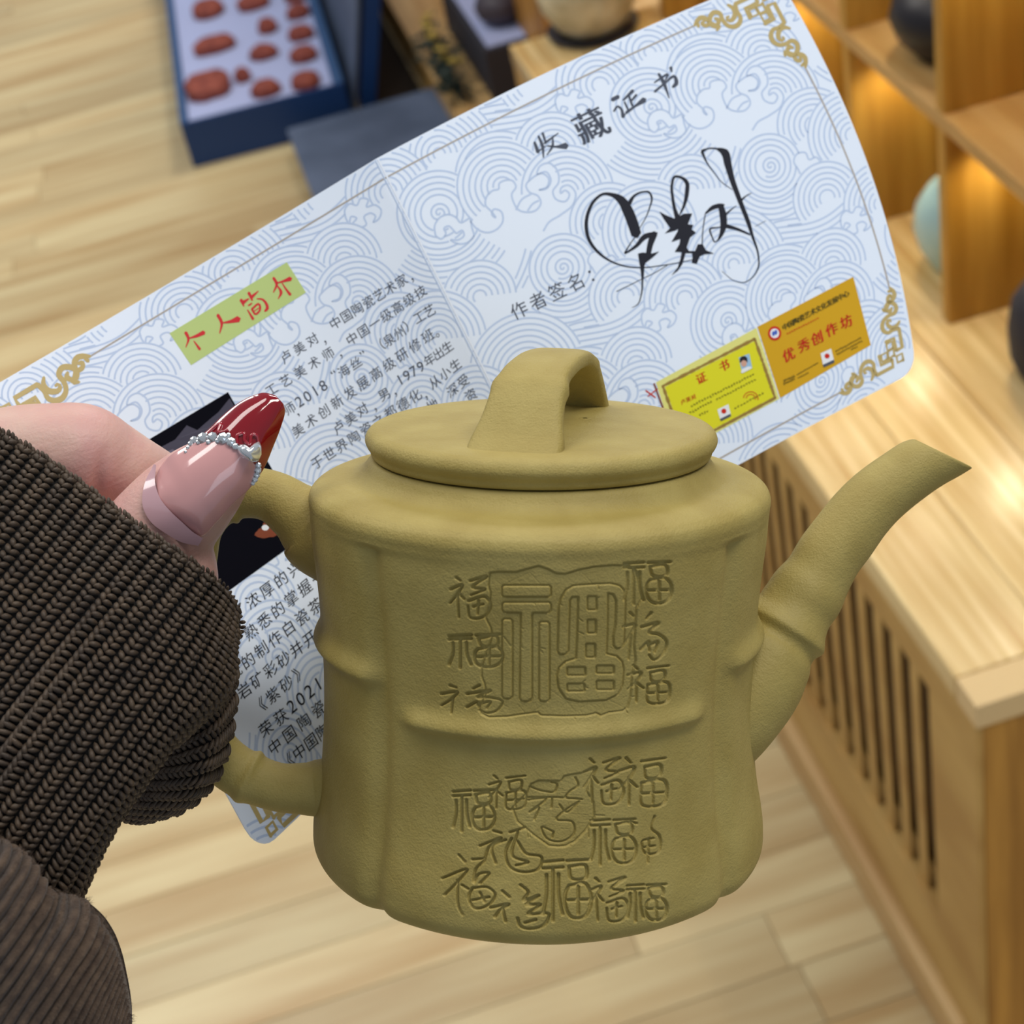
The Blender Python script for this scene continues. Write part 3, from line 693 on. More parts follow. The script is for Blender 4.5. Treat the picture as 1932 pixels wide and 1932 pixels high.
def inv(x, y):
    x = np.asarray(x, float); y = np.asarray(y, float)
    gu, gv = np.meshgrid(np.linspace(0, 1, 41), np.linspace(0, 1, 21)); g = spx(gu, gv).reshape(-1, 3)
    fx, fy = x.ravel(), y.ravel(); u = np.empty(len(fx)); v = np.empty(len(fx))
    for a in range(0, len(fx), 4000):
        d = (g[None, :, 0]-fx[a:a+4000, None])**2+(g[None, :, 1]-fy[a:a+4000, None])**2
        k = d.argmin(1); u[a:a+4000] = gu.ravel()[k]; v[a:a+4000] = gv.ravel()[k]
    for _ in range(7):
        e = 1e-4; s = np.where((u > .5-2e-4) & (u < .5+2e-4), u+3e-4, u)
        p0 = spx(s, v)[:, :2]; pu = (spx(s+e, v)[:, :2]-p0)/e; pv = (spx(s, v+e)[:, :2]-p0)/e
        rx, ry = fx-p0[:, 0], fy-p0[:, 1]; det = pu[:, 0]*pv[:, 1]-pu[:, 1]*pv[:, 0]
        u = s+np.clip((rx*pv[:, 1]-ry*pv[:, 0])/det, -.1, .1); v = v+np.clip((pu[:, 0]*ry-pu[:, 1]*rx)/det, -.1, .1)
    return u.reshape(x.shape), v.reshape(x.shape)
paper_m = mat('certificate_paper', (226, 237, 252), .5, Specular_IOR_Level=.3)
cert = bpy.data.objects.new('certificate', None); col.objects.link(cert)
cert.location = Vector(surf(np.array([.5]), np.array([.5]))[0])
tag(cert, 'folded pale blue certificate with wave pattern and signature behind the olive teapot', 'certificate')
s_ = np.unique(np.r_[np.linspace(0, .5, 61), np.linspace(.5, 1, 61)]); v_ = np.r_[0, .002, .006, .012, .02, np.linspace(.03, .97, 60), .98, .988, .994, .998, 1]
S2, V2 = np.meshgrid(s_, v_)
rc = .045; dv_ = np.minimum(V2, 1-V2); ins_ = np.where(dv_ < rc, 1-np.sqrt(np.clip(1-((rc-dv_)/rc)**2, 0, 1)), 0)*rc*.5
U2 = ins_+(1-2*ins_)*S2
fr = surf(U2, V2, .00015*np.ones_like(U2)).reshape(-1, 3); bk = surf(U2, V2, -.00015*np.ones_like(U2)).reshape(-1, 3)
nr, nc = U2.shape; q = gridq(nr, nc); N0 = nr*nc
ring = np.r_[np.arange(nc), np.arange(1, nr)*nc+nc-1, (nr-1)*nc+np.arange(nc-2, -1, -1), np.arange(nr-2, 0, -1)*nc]
r2 = np.roll(ring, -1)
sheet = mesh_np('paper_sheet', np.vstack([fr, bk]), np.vstack([q[:, ::-1], q+N0, np.stack([ring, r2, r2+N0, ring+N0], -1)]), paper_m, cert)
rel(sheet)
es = sheet.modifiers.new('crease', 'EDGE_SPLIT'); es.split_angle = math.radians(25)

class Ink:
    """collects flat print shapes given in pixel coordinates and lays them on the sheet"""
    def __init__(s): s.V = []; s.T = []; s.n = 0
    def add(s, V, T):
        s.V.append(np.asarray(V, float)); s.T += [tuple(int(i)+s.n for i in t) for t in T]; s.n += len(V)
    def ribbon(s, pts, wd, smooth=True, m=None):
        pts = np.array(pts, float)
        if smooth and len(pts) > 2:
            wv_ = np.full(len(pts), wd) if np.isscalar(wd) else np.interp(np.linspace(0, 1, len(pts)), np.linspace(0, 1, len(wd)), wd)
            k = m or max(10, int(np.hypot(*np.diff(pts, axis=0).T).sum()/4)); A = spline(np.c_[pts, wv_], min(k, 120)) if False else None
            sl_ = np.r_[0, np.cumsum(np.hypot(*np.diff(pts, axis=0).T))]; kk = min(k, 140); tq = np.linspace(0, sl_[-1], kk)
            pts = interp(tq, sl_, pts); wv_ = np.interp(tq, sl_, wv_)
        else:
            wv_ = np.full(len(pts), wd) if np.isscalar(wd) else np.interp(np.linspace(0, 1, len(pts)), np.linspace(0, 1, len(wd)), wd)
            if len(pts) == 2:
                k = max(2, int(np.hypot(*(pts[1]-pts[0]))/25)+2); t = np.linspace(0, 1, k)
                pts = pts[0]+(pts[1]-pts[0])*t[:, None]; wv_ = np.interp(t, np.linspace(0, 1, len(wv_)), wv_)
        d = np.gradient(pts, axis=0); d /= np.linalg.norm(d, axis=1)[:, None]+1e-9; nn = np.stack([-d[:, 1], d[:, 0]], -1)
        e0 = pts[0]-d[0]*wv_[0]*.4; e1 = pts[-1]+d[-1]*wv_[-1]*.4
        L_ = pts+nn*wv_[:, None]/2; R_ = pts-nn*wv_[:, None]/2; n = len(pts)
        s.add(np.vstack([L_, R_, e0, e1]), [(i, i+1, n+i+1, n+i) for i in range(n-1)]+[(0, n, 2*n), (n-1, 2*n+1, 2*n-1)])
    def quad(s, c, nx=8, ny=8):
        c = np.array(c, float); t, r = np.meshgrid(np.linspace(0, 1, nx+1), np.linspace(0, 1, ny+1))
        V = (c[0]*(1-t[..., None])+c[1]*t[..., None])*(1-r[..., None])+(c[3]*(1-t[..., None])+c[2]*t[..., None])*r[..., None]
        s.add(V.reshape(-1, 2), gridq(ny+1, nx+1))
    def fan(s, pts):
        pts = np.array(pts, float); c = pts.mean(0); n = len(pts)
        s.add(np.vstack([pts, c]), [(i, (i+1) % n, n) for i in range(n)])
    def poly(s, pts):
        from mathutils.geometry import tessellate_polygon
        T = tessellate_polygon([[Vector((p[0], p[1], 0)) for p in pts]]); s.add(pts, T)
    def build(s, name, material, off, kind=None):
        V = np.vstack(s.V); u, v = inv(V[:, 0], V[:, 1]); W = surf(u, v, np.full(len(u), .00015+off))
        me = bpy.data.meshes.new(name); me.from_pydata(W.tolist(), [], s.T); me.update(); o = link(name, me, material, cert); rel(o)
        return o
GL = {}
def glyph(ch):
    if ch not in GL:
        cu = bpy.data.curves.new('g', 'FONT'); cu.body = ch; cu.size = 1; cu.resolution_u = 3; cu.align_x = 'LEFT'
        o = bpy.data.objects.new('g', cu); col.objects.link(o); bpy.context.view_layer.update()
        me = o.evaluated_get(bpy.context.evaluated_depsgraph_get()).to_mesh()
        V = np.array([[v.co.x, v.co.y] for v in me.vertices]) if len(me.vertices) else np.zeros((0, 2)); T = [tuple(p.vertices) for p in me.polygons]
        if len(V):
            cxx = .5 if ord(ch) > 0x2E80 else (V[:, 0].min()+V[:, 0].max())/2
            V = V-np.array([cxx, .38])
        bpy.data.objects.remove(o); bpy.data.curves.remove(cu); GL[ch] = (V, T)
    return GL[ch]
def local(x, y):
    u, v = inv(np.array([x]), np.array([y])); e = 1e-3
    a = (spx(u+e, v)-spx(u-e, v))[0, :2]; b_ = (spx(u, v+e)-spx(u, v-e))[0, :2]
    return a/np.linalg.norm(a), b_/np.linalg.norm(b_)
def text(ink, st, p0, p1, size, bold=0, asp=1.0):
    p0 = np.array(p0, float); p1 = np.array(p1, float); n = len(st)
    a, b_ = local(*((p0+p1)/2))
    if n > 1: a = (p1-p0)/np.linalg.norm(p1-p0)
    for i, ch in enumerate(st):
        V, T = glyph(ch)
        if not len(V): continue
        c = p0+(p1-p0)*(i/(n-1) if n > 1 else 0)
        for ox in ([0] if not bold else [-bold, bold]):
            ink.add(c+(V[:, :1]*size*asp+ox)*a-V[:, 1:2]*size*b_, T)
def cr(ox, oy, sc): return lambda pts: [(ox+p[0]/sc, oy+p[1]/sc) for p in pts]
IK = {}
def ink_m(name, c, r=.6): return mat(name, c, r, Specular_IOR_Level=.15)
m_black = ink_m('black_ink', (34, 36, 46), .5); m_grey = ink_m('grey_ink', (78, 84, 98)); m_red = ink_m('red_ink', (206, 52, 58)); m_redd = ink_m('dark_red_ink', (196, 44, 30))
m_wave = ink_m('wave_ink', (188, 206, 234)); m_gold = ink_m('gold_ink', (188, 168, 112), .4); m_line = ink_m('border_ink', (176, 168, 160)); m_lime = ink_m('lime_ink', (186, 206, 132))
m_orange = ink_m('orange_card', (206, 160, 30)); m_yel = ink_m('yellow_card', (218, 214, 40)); m_pyel = ink_m('pale_yellow_card', (222, 220, 130)); m_brown = ink_m('brown_ink', (150, 122, 60)); m_white = ink_m('white_ink', (228, 232, 236)); m_blue = ink_m('blue_ink', (70, 100, 190)); m_lblue = ink_m('light_blue_ink', (150, 190, 220))
m_night = mat('night_ink', (8, 8, 18), .7, Specular_IOR_Level=.05); m_mtn = ink_m('mountain_ink', (70, 68, 84)); m_mtn2 = ink_m('far_mountain_ink', (104, 100, 118)); m_copper = ink_m('copper_ink', (128, 66, 44), .4); m_face = ink_m('portrait_ink', (205, 160, 140)); m_dk = ink_m('card_text_ink', (70, 66, 30))

# ---- wave pattern: overlapping mounds of parallel arcs, spirals and foam
Ux = (.894, -.47); Vx = (.447, .894)
rs = np.random.RandomState(11)
UL, VL = 1700.0, 850.0      # print units across and down the sheet
shapes = []                 # (order, kind, cx, cy, r)
def k2(pts): return [(600+x/2.76, y/2.76) for x, y in pts]
crestB = k2([(790, 1150), (830, 1195), (880, 1212), (930, 1195), (962, 1150), (950, 1100), (912, 1092), (905, 1120), (925, 1135), (900, 1100), (872, 1070), (880, 1020), (912, 992), (940, 985), (942, 958), (972, 940), (1012, 942), (1030, 972), (1008, 1012), (1018, 1055), (1045, 1095), (1088, 1106), (1135, 1095), (1160, 1055), (1145, 1022), (1098, 1000), (1082, 968), (1112, 930), (1170, 905), (1200, 930), (1190, 975),
   (1150, 990), (1185, 985), (1212, 940), (1185, 895), (1140, 908), (1152, 870), (1200, 850), (1240, 880), (1252, 950), (1222, 1000), (1235, 1035), (1290, 1048), (1308, 1010), (1285, 992), (1262, 1008), (1265, 980), (1300, 965), (1340, 1005), (1330, 1060), (1262, 1120), (1200, 1160), (1172, 1205)])
regB = k2([(790, 1150), (830, 1195), (880, 1212), (870, 1070), (912, 992), (972, 940), (1012, 942), (1045, 1050), (1112, 930), (1152, 870), (1200, 850), (1252, 950), (1300, 965), (1340, 1005), (1330, 1060), (1200, 1160), (1140, 1290), (1020, 1300), (900, 1260)])
innerB = [k2([(1030, 1095), (1060, 1040), (1110, 1010)]), k2([(1090, 1100), (1120, 1060), (1150, 1045)])]
foam1 = k2([(612, 1230), (606, 1180), (632, 1135), (680, 1118), (720, 1135), (740, 1160), (790, 1140), (800, 1185), (810, 1230), (780, 1262), (720, 1268), (690, 1250), (730, 1250), (760, 1225), (750, 1200), (720, 1215), (700, 1195), (680, 1178), (655, 1190), (665, 1215), (640, 1245), (612, 1230)])
foam2 = k2([(1430, 1400), (1405, 1360), (1420, 1320), (1470, 1310), (1490, 1345), (1530, 1330), (1560, 1370), (1545, 1420), (1500, 1440), (1480, 1480), (1450, 1500), (1470, 1540), (1440, 1570), (1425, 1500), (1455, 1460), (1430, 1400)])
foam3 = k2([(1240, 560), (1235, 520), (1262, 490), (1300, 500), (1320, 468), (1362, 478), (1352, 510), (1400, 505), (1432, 530), (1420, 575), (1390, 590), (1402, 560), (1380, 545), (1340, 560), (1352, 600), (1310, 612), (1280, 590), (1300, 565), (1270, 555), (1258, 590), (1240, 560)])
tile = [('mound', (1071, 360), 84), ('mound', (948, 352), 82), ('stream', (1010, 400), 0), ('mound', (1150, 420), 74), ('spiral', (828, 402), 76), ('bowl', (828, 402), 84), ('crest', regB, crestB), ('foam', foam1, foam1),
        ('spiral', (1062, 505), 62), ('bowl', (1062, 505), 70), ('foam', foam2, foam2), ('mound', (905, 560), 66), ('mound', (995, 700), 108), ('wave', (1140, 640), 0), ('mound', (1180, 560), 70), ('foam', foam3, foam3),
        ('mound', (830, 640), 90), ('mound', (1105, 740), 84), ('mound', (905, 770), 80), ('wave', (960, 250), 0), ('mound', (1200, 690), 72)]
def toU(pts):
    pts = np.atleast_2d(np.array(pts, float)); u, v = inv(pts[:, 0], pts[:, 1]); return np.stack([u*UL, v*VL], -1)
LT = []
for k, (kd, g, h_) in enumerate(tile):
    if kd in ('crest', 'foam'): LT.append((kd, toU(g), toU(h_)))
    elif kd in ('mound', 'spiral', 'bowl'): LT.append((kd, toU(g)[0], h_*1.02))
    else: LT.append((kd, toU(g)[0], h_))
innerU = [toU(q) for q in innerB]
for i in range(-4, 4):
    for j_ in range(-2, 3):
        for k, (kd, g, h_) in enumerate(LT):
            off = np.array([i*446-35*j_, j_*437.0]); c = (g.mean(0) if kd in ('crest', 'foam') else g)+off
            if -150 < c[0] < UL+150 and -150 < c[1] < VL+170:
                pri = {'wave': -60, 'stream': -30, 'mound': 0, 'bowl': 6, 'spiral': 8, 'crest': 45, 'foam': 60}[kd]
                shapes.append((c[1]+pri, kd, c[0], c[1], h_, k, off))
shapes.sort(key=lambda q: q[0])
def pip(poly_, P_):
    ins = np.zeros(len(P_), bool); x, y = P_[:, 0], P_[:, 1]
    for (a, b_), (c, d) in zip(poly_, np.roll(poly_, -1, 0)):
        if b_ != d: ins ^= ((b_ > y) != (d > y)) & (x < (c-a)*(y-b_)/(d-b_)+a)
    return ins
def inside(sh, P_):
    _, kd, cx, cy, r, k, off = sh
    if kd in ('crest', 'foam'): return pip(LT[k][1]+off, P_)
    dx, dy = P_[:, 0]-cx, P_[:, 1]-cy; rad = np.hypot(dx, dy)
    if kd == 'wave': return (np.abs(dx) < 120) & (np.abs(dy-14*np.sin(dx/42)) < 44)
    if kd == 'stream': return (np.abs(dx) < 60) & (np.abs(dy) < 60)
    if kd == 'bowl': return (rad < r+56) & (dy > r*.25) & (np.abs(dx) < r+50)
    if kd == 'spiral': return rad < r*.995
    return (rad < r*.995) & (dy < r*.9)
SPC = 11.0
wv = []
for idx, sh in enumerate(shapes):
    _, kd, cx, cy, r, k, off = sh; lines = []
    if kd == 'mound':
        for q_ in np.arange(r, 9, -SPC):
            a = np.linspace(-np.pi*1.12, np.pi*.12, max(12, int(q_/2.0))); lines.append(np.stack([cx+q_*np.cos(a), cy+q_*np.sin(a)], -1))
    elif kd == 'spiral':
        for q_ in np.arange(r, 26, -SPC): lines.append(np.stack([cx+q_*np.cos(np.linspace(0, 6.284, 60)), cy+q_*np.sin(np.linspace(0, 6.284, 60))], -1))
        a = np.linspace(.3, 15, 90); lines.append(np.stack([cx+a*1.45*np.cos(a), cy+a*1.45*np.sin(a)], -1))
    elif kd == 'bowl':
        for q_ in np.arange(r, r+56, SPC):
            a = np.linspace(.25, np.pi*.86, 50); lines.append(np.stack([cx+q_*np.cos(a), cy+q_*np.sin(a)], -1))
    elif kd == 'wave':
        for q_ in np.arange(-42, 46, SPC+.8):
            x = np.linspace(-120, 120, 60); lines.append(np.stack([cx+x, cy+q_+14*np.sin(x/42)], -1))
    elif kd == 'stream':
        for q_ in range(9):
            t = np.linspace(0, 1, 30); x0 = cx-20+q_*12; lines.append(np.stack([x0+8*np.sin(t*3)-t*t*90, cy-40+q_*3+t*150], -1))
    else:
        o_ = LT[k][2]+off; lines.append(spline(o_, len(o_)*5))
        if kd == 'crest': lines += [spline(q_+off, 12) for q_ in innerU]
    near = [s2 for s2 in shapes[idx+1:] if abs(s2[2]-cx) < 300 and abs(s2[3]-cy) < 270]
    for ln in lines:
        keep = (ln[:, 0] > 3) & (ln[:, 0] < UL-3) & (ln[:, 1] > 3) & (ln[:, 1] < VL-3)
        for s2 in near:
            if not (kd == 'spiral' and s2[1] == 'bowl'): keep &= ~inside(s2, ln)
        i = 0
        while i < len(ln):
            if keep[i]:
                j_ = i
                while j_+1 < len(ln) and keep[j_+1]: j_ += 1
                if j_-i >= 2: wv.append(ln[i:j_+1])
                i = j_+1
            else: i += 1
WV = []; WT = []; nW = 0
for ln in wv:
    d = np.gradient(ln, axis=0); d /= np.linalg.norm(d, axis=1)[:, None]+1e-9; nn = np.stack([-d[:, 1], d[:, 0]], -1)*1.75
    n = len(ln); WV += [ln+nn, ln-nn]; WT.append(np.stack([np.arange(n-1), np.arange(1, n), np.arange(1, n)+n, np.arange(n-1)+n], -1)+nW); nW += 2*n
WV = np.vstack(WV); WT = np.vstack(WT)
o = mesh_np('wave_print', surf(WV[:, 0]/UL, WV[:, 1]/VL, np.full(len(WV), .00017)), WT, m_wave, cert, False); rel(o)

# ---- gold corner ornaments and border lines
def ornament(ink, C, A, B):
    C, A, B = [np.array(t, float) for t in (C, A, B)]; L_ = (np.linalg.norm(A-C)+np.linalg.norm(B-C))/2
    for sw in (0, 1):
        def f(pts): return [C+(A-C)*(p[1] if sw else p[0])+(B-C)*(p[0] if sw else p[1]) for p in pts]
        for pts, wd, sm in [([(.155, .07), (.33, .07), (.33, .2)], .05, 0), ([(.42, -.03), (.155, -.03), (.155, .07)], .05, 0),
                ([(.415, -.03), (.44, .07), (.433, .137), (.48, .196), (.553, .21), (.622, .169), (.65, .08), (.645, -.006), (.706, -.045), (.767, -.02), (.81, .04), (.777, .099), (.726, .131), (.778, .16)], [.05, .05, .05, .06, .06, .05, .05, .055, .06, .06, .06, .07, .05, .03], 1),
                ([(.506, -.058), (.468, -.005), (.47, .065), (.512, .112), (.567, .126), (.596, .10), (.580, .066), (.56, .074)], [.03, .05, .06, .06, .05, .04, .03, .03], 1),
                ([(.73, .02), (.70, .06), (.72, .1)], [.03, .06, .05], 1),
                ([(.81, .05), (.84, -.03), (.889, -.055), (.947, -.035), (1, 0)], [.04, .06, .06, .055, .03], 1), ([(.86, .0), (.90, .01), (.88, .053), (.828, .06)], [.03, .045, .05, .05], 1), ([(.95, -.01), (.96, .03)], .04, 0),
                ([(.21, .105), (.30, .105), (.30, .195), (.21, .195), (.21, .105)], .032, 0)]:
            ink.ribbon(f(pts), [L_*w_ for w_ in wd] if isinstance(wd, list) else L_*wd, bool(sm))
        if sw == 0:
            for c_ in (.033, .15):
                h_ = .045; ink.ribbon(f([(c_-h_, c_-h_), (c_+h_, c_-h_), (c_+h_, c_+h_), (c_-h_, c_+h_), (c_-h_, c_-h_*1.3)]), L_*.034, False)
corners = [((5, 772), (170, 673), (104, 936)), ((1445, -14), (1310, 49), (1519, 128)), ((1702, 678), (1584, 741), (1678, 543)), ((510, 1573), (646, 1446), (424, 1410))]
for c_ in corners:
    gi = Ink(); ornament(gi, *c_); gi.build('corner_ornament', m_gold, .00006)
li = Ink()
for a, b_ in [((168, 674), (727, 336)), ((727, 336), (1312, 48)), ((1518, 126), (1678, 545)), ((1586, 740), (1115, 1005))]:
    (ua_, ub_), (va_, vb_) = inv(np.array([a[0], b_[0]]), np.array([a[1], b_[1]]))
    t = np.linspace(0, 1, 60); q = spx(ua_+(ub_-ua_)*t, va_+(vb_-va_)*t); li.ribbon(q[:, :2], 3.0, False)
li.build('border_line', m_line, .00005)

fl_ = Ink(); q = spx(np.full(60, .5005), np.linspace(.003, .997, 60)); fl_.ribbon(q[:, :2]+np.array([2.0, -1.0]), 3.2, False); fl_.build('fold_line', ink_m('fold_highlight', (228, 236, 248)), .00009)  # crease highlight painted on as a pale ribbon along the fold
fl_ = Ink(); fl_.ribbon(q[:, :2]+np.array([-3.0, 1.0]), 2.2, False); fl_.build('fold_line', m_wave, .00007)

# ---- headings
f = cr(310, 480, 6.662)
hb = Ink(); hb.quad(f([(65, 995), (1540, 100), (1780, 480), (335, 1395)]), 10, 4); hb.build('heading_band', m_lime, .00005)
def strokes(ink, f, lst, sc):
    for pts, wd in lst: ink.ribbon(f(pts), [w_/sc for w_ in (wd if isinstance(wd, (list, tuple)) else [wd, wd])], len(pts) > 2)
hd = Ink()
strokes(hd, f, [([(268, 985), (302, 1060), (270, 1170)], (42, 34, 10)), ([(300, 1060), (400, 1030), (495, 985)], (12, 38, 56)), ([(370, 1090), (445, 1195)], (12, 36)),
 ([(672, 765), (720, 860), (695, 995)], (42, 38, 12)), ([(730, 865), (850, 842), (930, 815)], (14, 46, 80)),
 ([(965, 575), (1000, 655)], (44, 14)), ([(985, 610), (1060, 560)], (50, 16)), ([(1062, 485), (1105, 580)], (40, 22)), ([(1090, 545), (1180, 465)], (44, 12)), ([(1045, 700), (1115, 815)], (14, 36)), ([(1058, 645), (1098, 618)], 20),
 ([(1100, 690), (1190, 625), (1205, 690), (1145, 755), (1100, 690)], 26), ([(1130, 715), (1190, 675)], 12), ([(1165, 560), (1225, 565), (1290, 690), (1262, 718)], (14, 24, 42, 20)),
 ([(1372, 298), (1412, 370), (1370, 480)], (34, 38, 12)), ([(1410, 365), (1500, 338), (1585, 308)], (14, 30, 58)), ([(1425, 400), (1468, 480), (1430, 562)], (16, 40, 8)), ([(1480, 362), (1530, 440), (1582, 508)], (12, 24, 38))], 6.662)
hd.build('red_heading', m_red, .0001)
f = cr(980, 110, 6.0375); ti = Ink()
strokes(ti, f, [([(170, 960), (210, 1070)], (30, 44)), ([(210, 1065), (300, 1000)], (20, 10)), ([(215, 890), (260, 1000), (272, 1135)], (26, 38, 14)), ([(262, 855), (298, 965)], (30, 22)), ([(285, 970), (440, 855)], (30, 12)), ([(375, 890), (375, 1000), (310, 1105)], (14, 30, 10)), ([(315, 1000), (420, 1010), (530, 1000)], (16, 24, 76)),
 ([(1055, 475), (1125, 440)], 46), ([(1075, 605), (1118, 550), (1150, 570), (1180, 670)], (24, 26, 26, 44)), ([(1180, 668), (1240, 590)], (20, 8)), ([(1180, 480), (1290, 372)], (22, 40)), ([(1245, 430), (1285, 545)], 26), ([(1195, 500), (1240, 600)], 22), ([(1262, 500), (1330, 420)], (22, 30)), ([(1215, 622), (1320, 545), (1420, 475)], (34, 26, 66)),
 ([(1535, 280), (1600, 235), (1690, 185), (1650, 270)], (16, 22, 30, 12)), ([(1540, 382), (1650, 290), (1765, 210), (1785, 290), (1745, 330)], (30, 22, 34, 50, 30)), ([(1585, 180), (1640, 280), (1703, 455)], (30, 44, 12)), ([(1722, 108), (1732, 155)], (40, 20))], 6.0375)
text(ti, '藏', (1114, 236), (1114, 236), 64, bold=1.3)
ti.build('title_lettering', m_grey, .00006)
# ---- body text (left panel) and author line
bt = Ink()
Z = 24.0
for st, a, b_, sz in [('卢美对', (540, 673), (589, 641), Z), ('，', (616, 637), (616, 637), Z), ('中国陶瓷艺术家', (632.6, 609), (757, 530), Z), ('，', (781, 519), (781, 519), Z),
 ('工艺美术师', (512, 735), (619, 668), Z), ('，', (646, 663), (646, 663), Z), ('中国一级高级技', (664, 639), (793, 551), Z),
 ('师', (546, 771), (546, 771), Z), (',', (558, 774), (558, 774), Z+4), ('2018', (564, 757), (609, 727), Z+5), ('“', (630, 706), (630, 706), Z+2), ('海丝', (648.5, 700), (671, 685), Z), ('”', (685, 670), (685, 670), Z+2), ('（', (714, 653), (714, 653), Z), ('泉州', (734, 641), (754, 627.5), Z), ('）', (773, 612), (773, 612), Z), ('工艺', (791, 598), (810, 586.5), Z),
 ('美术创新发展高级研修班', (562, 812), (807, 634), Z+1), ('。', (829, 623), (829, 623), Z),
 ('卢美对', (639, 806), (683, 773), Z+.5), ('，', (711, 764), (711, 764), Z), ('男', (725, 744), (725, 744), Z), ('，', (749, 735), (749, 735), Z), ('1979', (754, 716), (793, 691), Z+4), ('年出生', (810, 679), (844, 655), Z-1),
 ('于世界陶瓷之都德化', (598, 872), (783, 747), Z+1), ('，', (807, 741), (807, 741), Z), ('从小生', (820, 720), (859, 689), Z), ('地', (816, 765), (816, 765), Z), ('深受', (853.5, 736), (874, 719), Z), ('资', (888, 745), (888, 745), Z),
 ('作者签名：', (979, 585), (1122, 515), 34)]:
    text(bt, st, a, b_, sz)
bt.build('body_text', m_grey, .00006)
lt = Ink(); Z = 29.0
for st, a, b_, sz in [('了浓厚的兴', (450, 1153), (556, 1073), Z), ('熟悉的掌握一', (472.6, 1192), (600, 1088), Z), ('统的制作白瓷茶', (442, 1267), (594.5, 1144), Z), ('岩矿彩砂并开', (460, 1303), (584, 1205), Z), ('《紫砂》', (488.5, 1333), (565, 1268.5), Z), ('《', (604, 1234), (604, 1234), Z),
 ('荣获', (501, 1374.6), (529, 1353), Z), ('2021', (549, 1332), (599, 1289), Z+6), ('中国陶瓷', (518, 1408.5), (600, 1338), Z), ('《中国陶', (541.5, 1438), (608, 1380), Z)]:
    text(lt, st, a, b_, sz)
lt.build('body_text', m_black, .00006)
# ---- signature
f = cr(1080, 250, 4.83); sg = Ink()
strokes(sg, f, [([(580, 930), (545, 820), (500, 710), (440, 615), (360, 570), (280, 562), (200, 620), (142, 730), (124, 860), (150, 980), (230, 1090), (340, 1170), (480, 1220), (620, 1233), (800, 1215), (980, 1185), (1100, 1160)], (92, 98, 96, 74, 34, 22, 26, 30, 32, 30, 24, 16, 12, 9, 8, 7, 6)),
 ([(515, 650), (560, 580), (640, 543), (695, 545), (720, 590), (700, 690), (660, 790), (610, 875)], (40, 22, 13, 18, 18, 12, 8, 6)), ([(590, 930), (535, 1000), (475, 1100)], (10, 8, 16)), ([(478, 1105), (580, 1035), (660, 950), (715, 930), (770, 918)], (12, 30, 50, 40, 16)),
 ([(740, 925), (705, 1030), (690, 1110)], (66, 52, 46)), ([(635, 1220), (636, 1350), (625, 1480), (590, 1570), (540, 1597)], (40, 16, 12, 8, 3)), ([(400, 1450), (600, 1352), (800, 1250), (870, 1205)], 6),
 ([(955, 780), (930, 700), (912, 600), (905, 480), (930, 405), (980, 408), (1036, 450), (1040, 560), (1010, 680), (968, 765)], (46, 30, 26, 24, 22, 22, 36, 38, 24, 8)),
 ([(1180, 1030), (1186, 900), (1208, 745)], 9), ([(1212, 738), (1280, 685), (1340, 668), (1378, 662)], (16, 40, 40, 20)), ([(1350, 670), (1370, 750), (1375, 850), (1350, 940), (1322, 988)], (50, 64, 60, 32, 12)), ([(1400, 850), (1320, 868), (1252, 880), (1270, 950), (1295, 1000), (1340, 965)], (10, 10, 18, 12, 12, 8)),
 ([(1395, 750), (1440, 708), (1492, 668)], (20, 12, 4)), ([(1405, 855), (1500, 882), (1615, 932)], (36, 26, 14)),
 ([(1180, 172), (1230, 150), (1310, 150), (1385, 185), (1415, 290), (1450, 420), (1500, 560), (1550, 690), (1600, 820), (1640, 950), (1688, 1100), (1692, 1230), (1640, 1320), (1560, 1368), (1480, 1355), (1360, 1265)], (30, 12, 14, 74, 66, 50, 44, 40, 38, 24, 15, 12, 9, 6, 5, 3)),
 ([(1180, 180), (1220, 270), (1290, 370), (1360, 455), (1455, 522)], (26, 13, 8, 6, 5)), ([(1530, 625), (1580, 580), (1630, 553)], (22, 10, 4)), ([(1665, 857), (1760, 806)], 3.5)], 4.83)
sg.poly(f([(595, 1105), (640, 1095), (720, 1105), (790, 1085), (730, 1140), (665, 1190), (645, 1240), (612, 1215)]))
sg.poly(f([(790, 722), (850, 755), (925, 785), (960, 770), (1015, 742), (1090, 740), (1050, 838), (1100, 845), (1085, 885), (1125, 915), (1070, 960), (1040, 1050), (1060, 1082), (1115, 1082), (1140, 1020), (1185, 1020), (1215, 1075), (1290, 1105), (1200, 1112), (1160, 1130), (1130, 1200), (1085, 1190), (1092, 1140), (1088, 1102), (1030, 1102), (1000, 1200), (960, 1260), (900, 1305), (958, 1230), (983, 1150), (993, 1092), (930, 1090), (972, 1020), (980, 972), (900, 1000), (955, 905), (962, 882), (930, 897), (840, 922), (888, 872), (830, 790)]))
sg.build('signature', m_black, .00008)
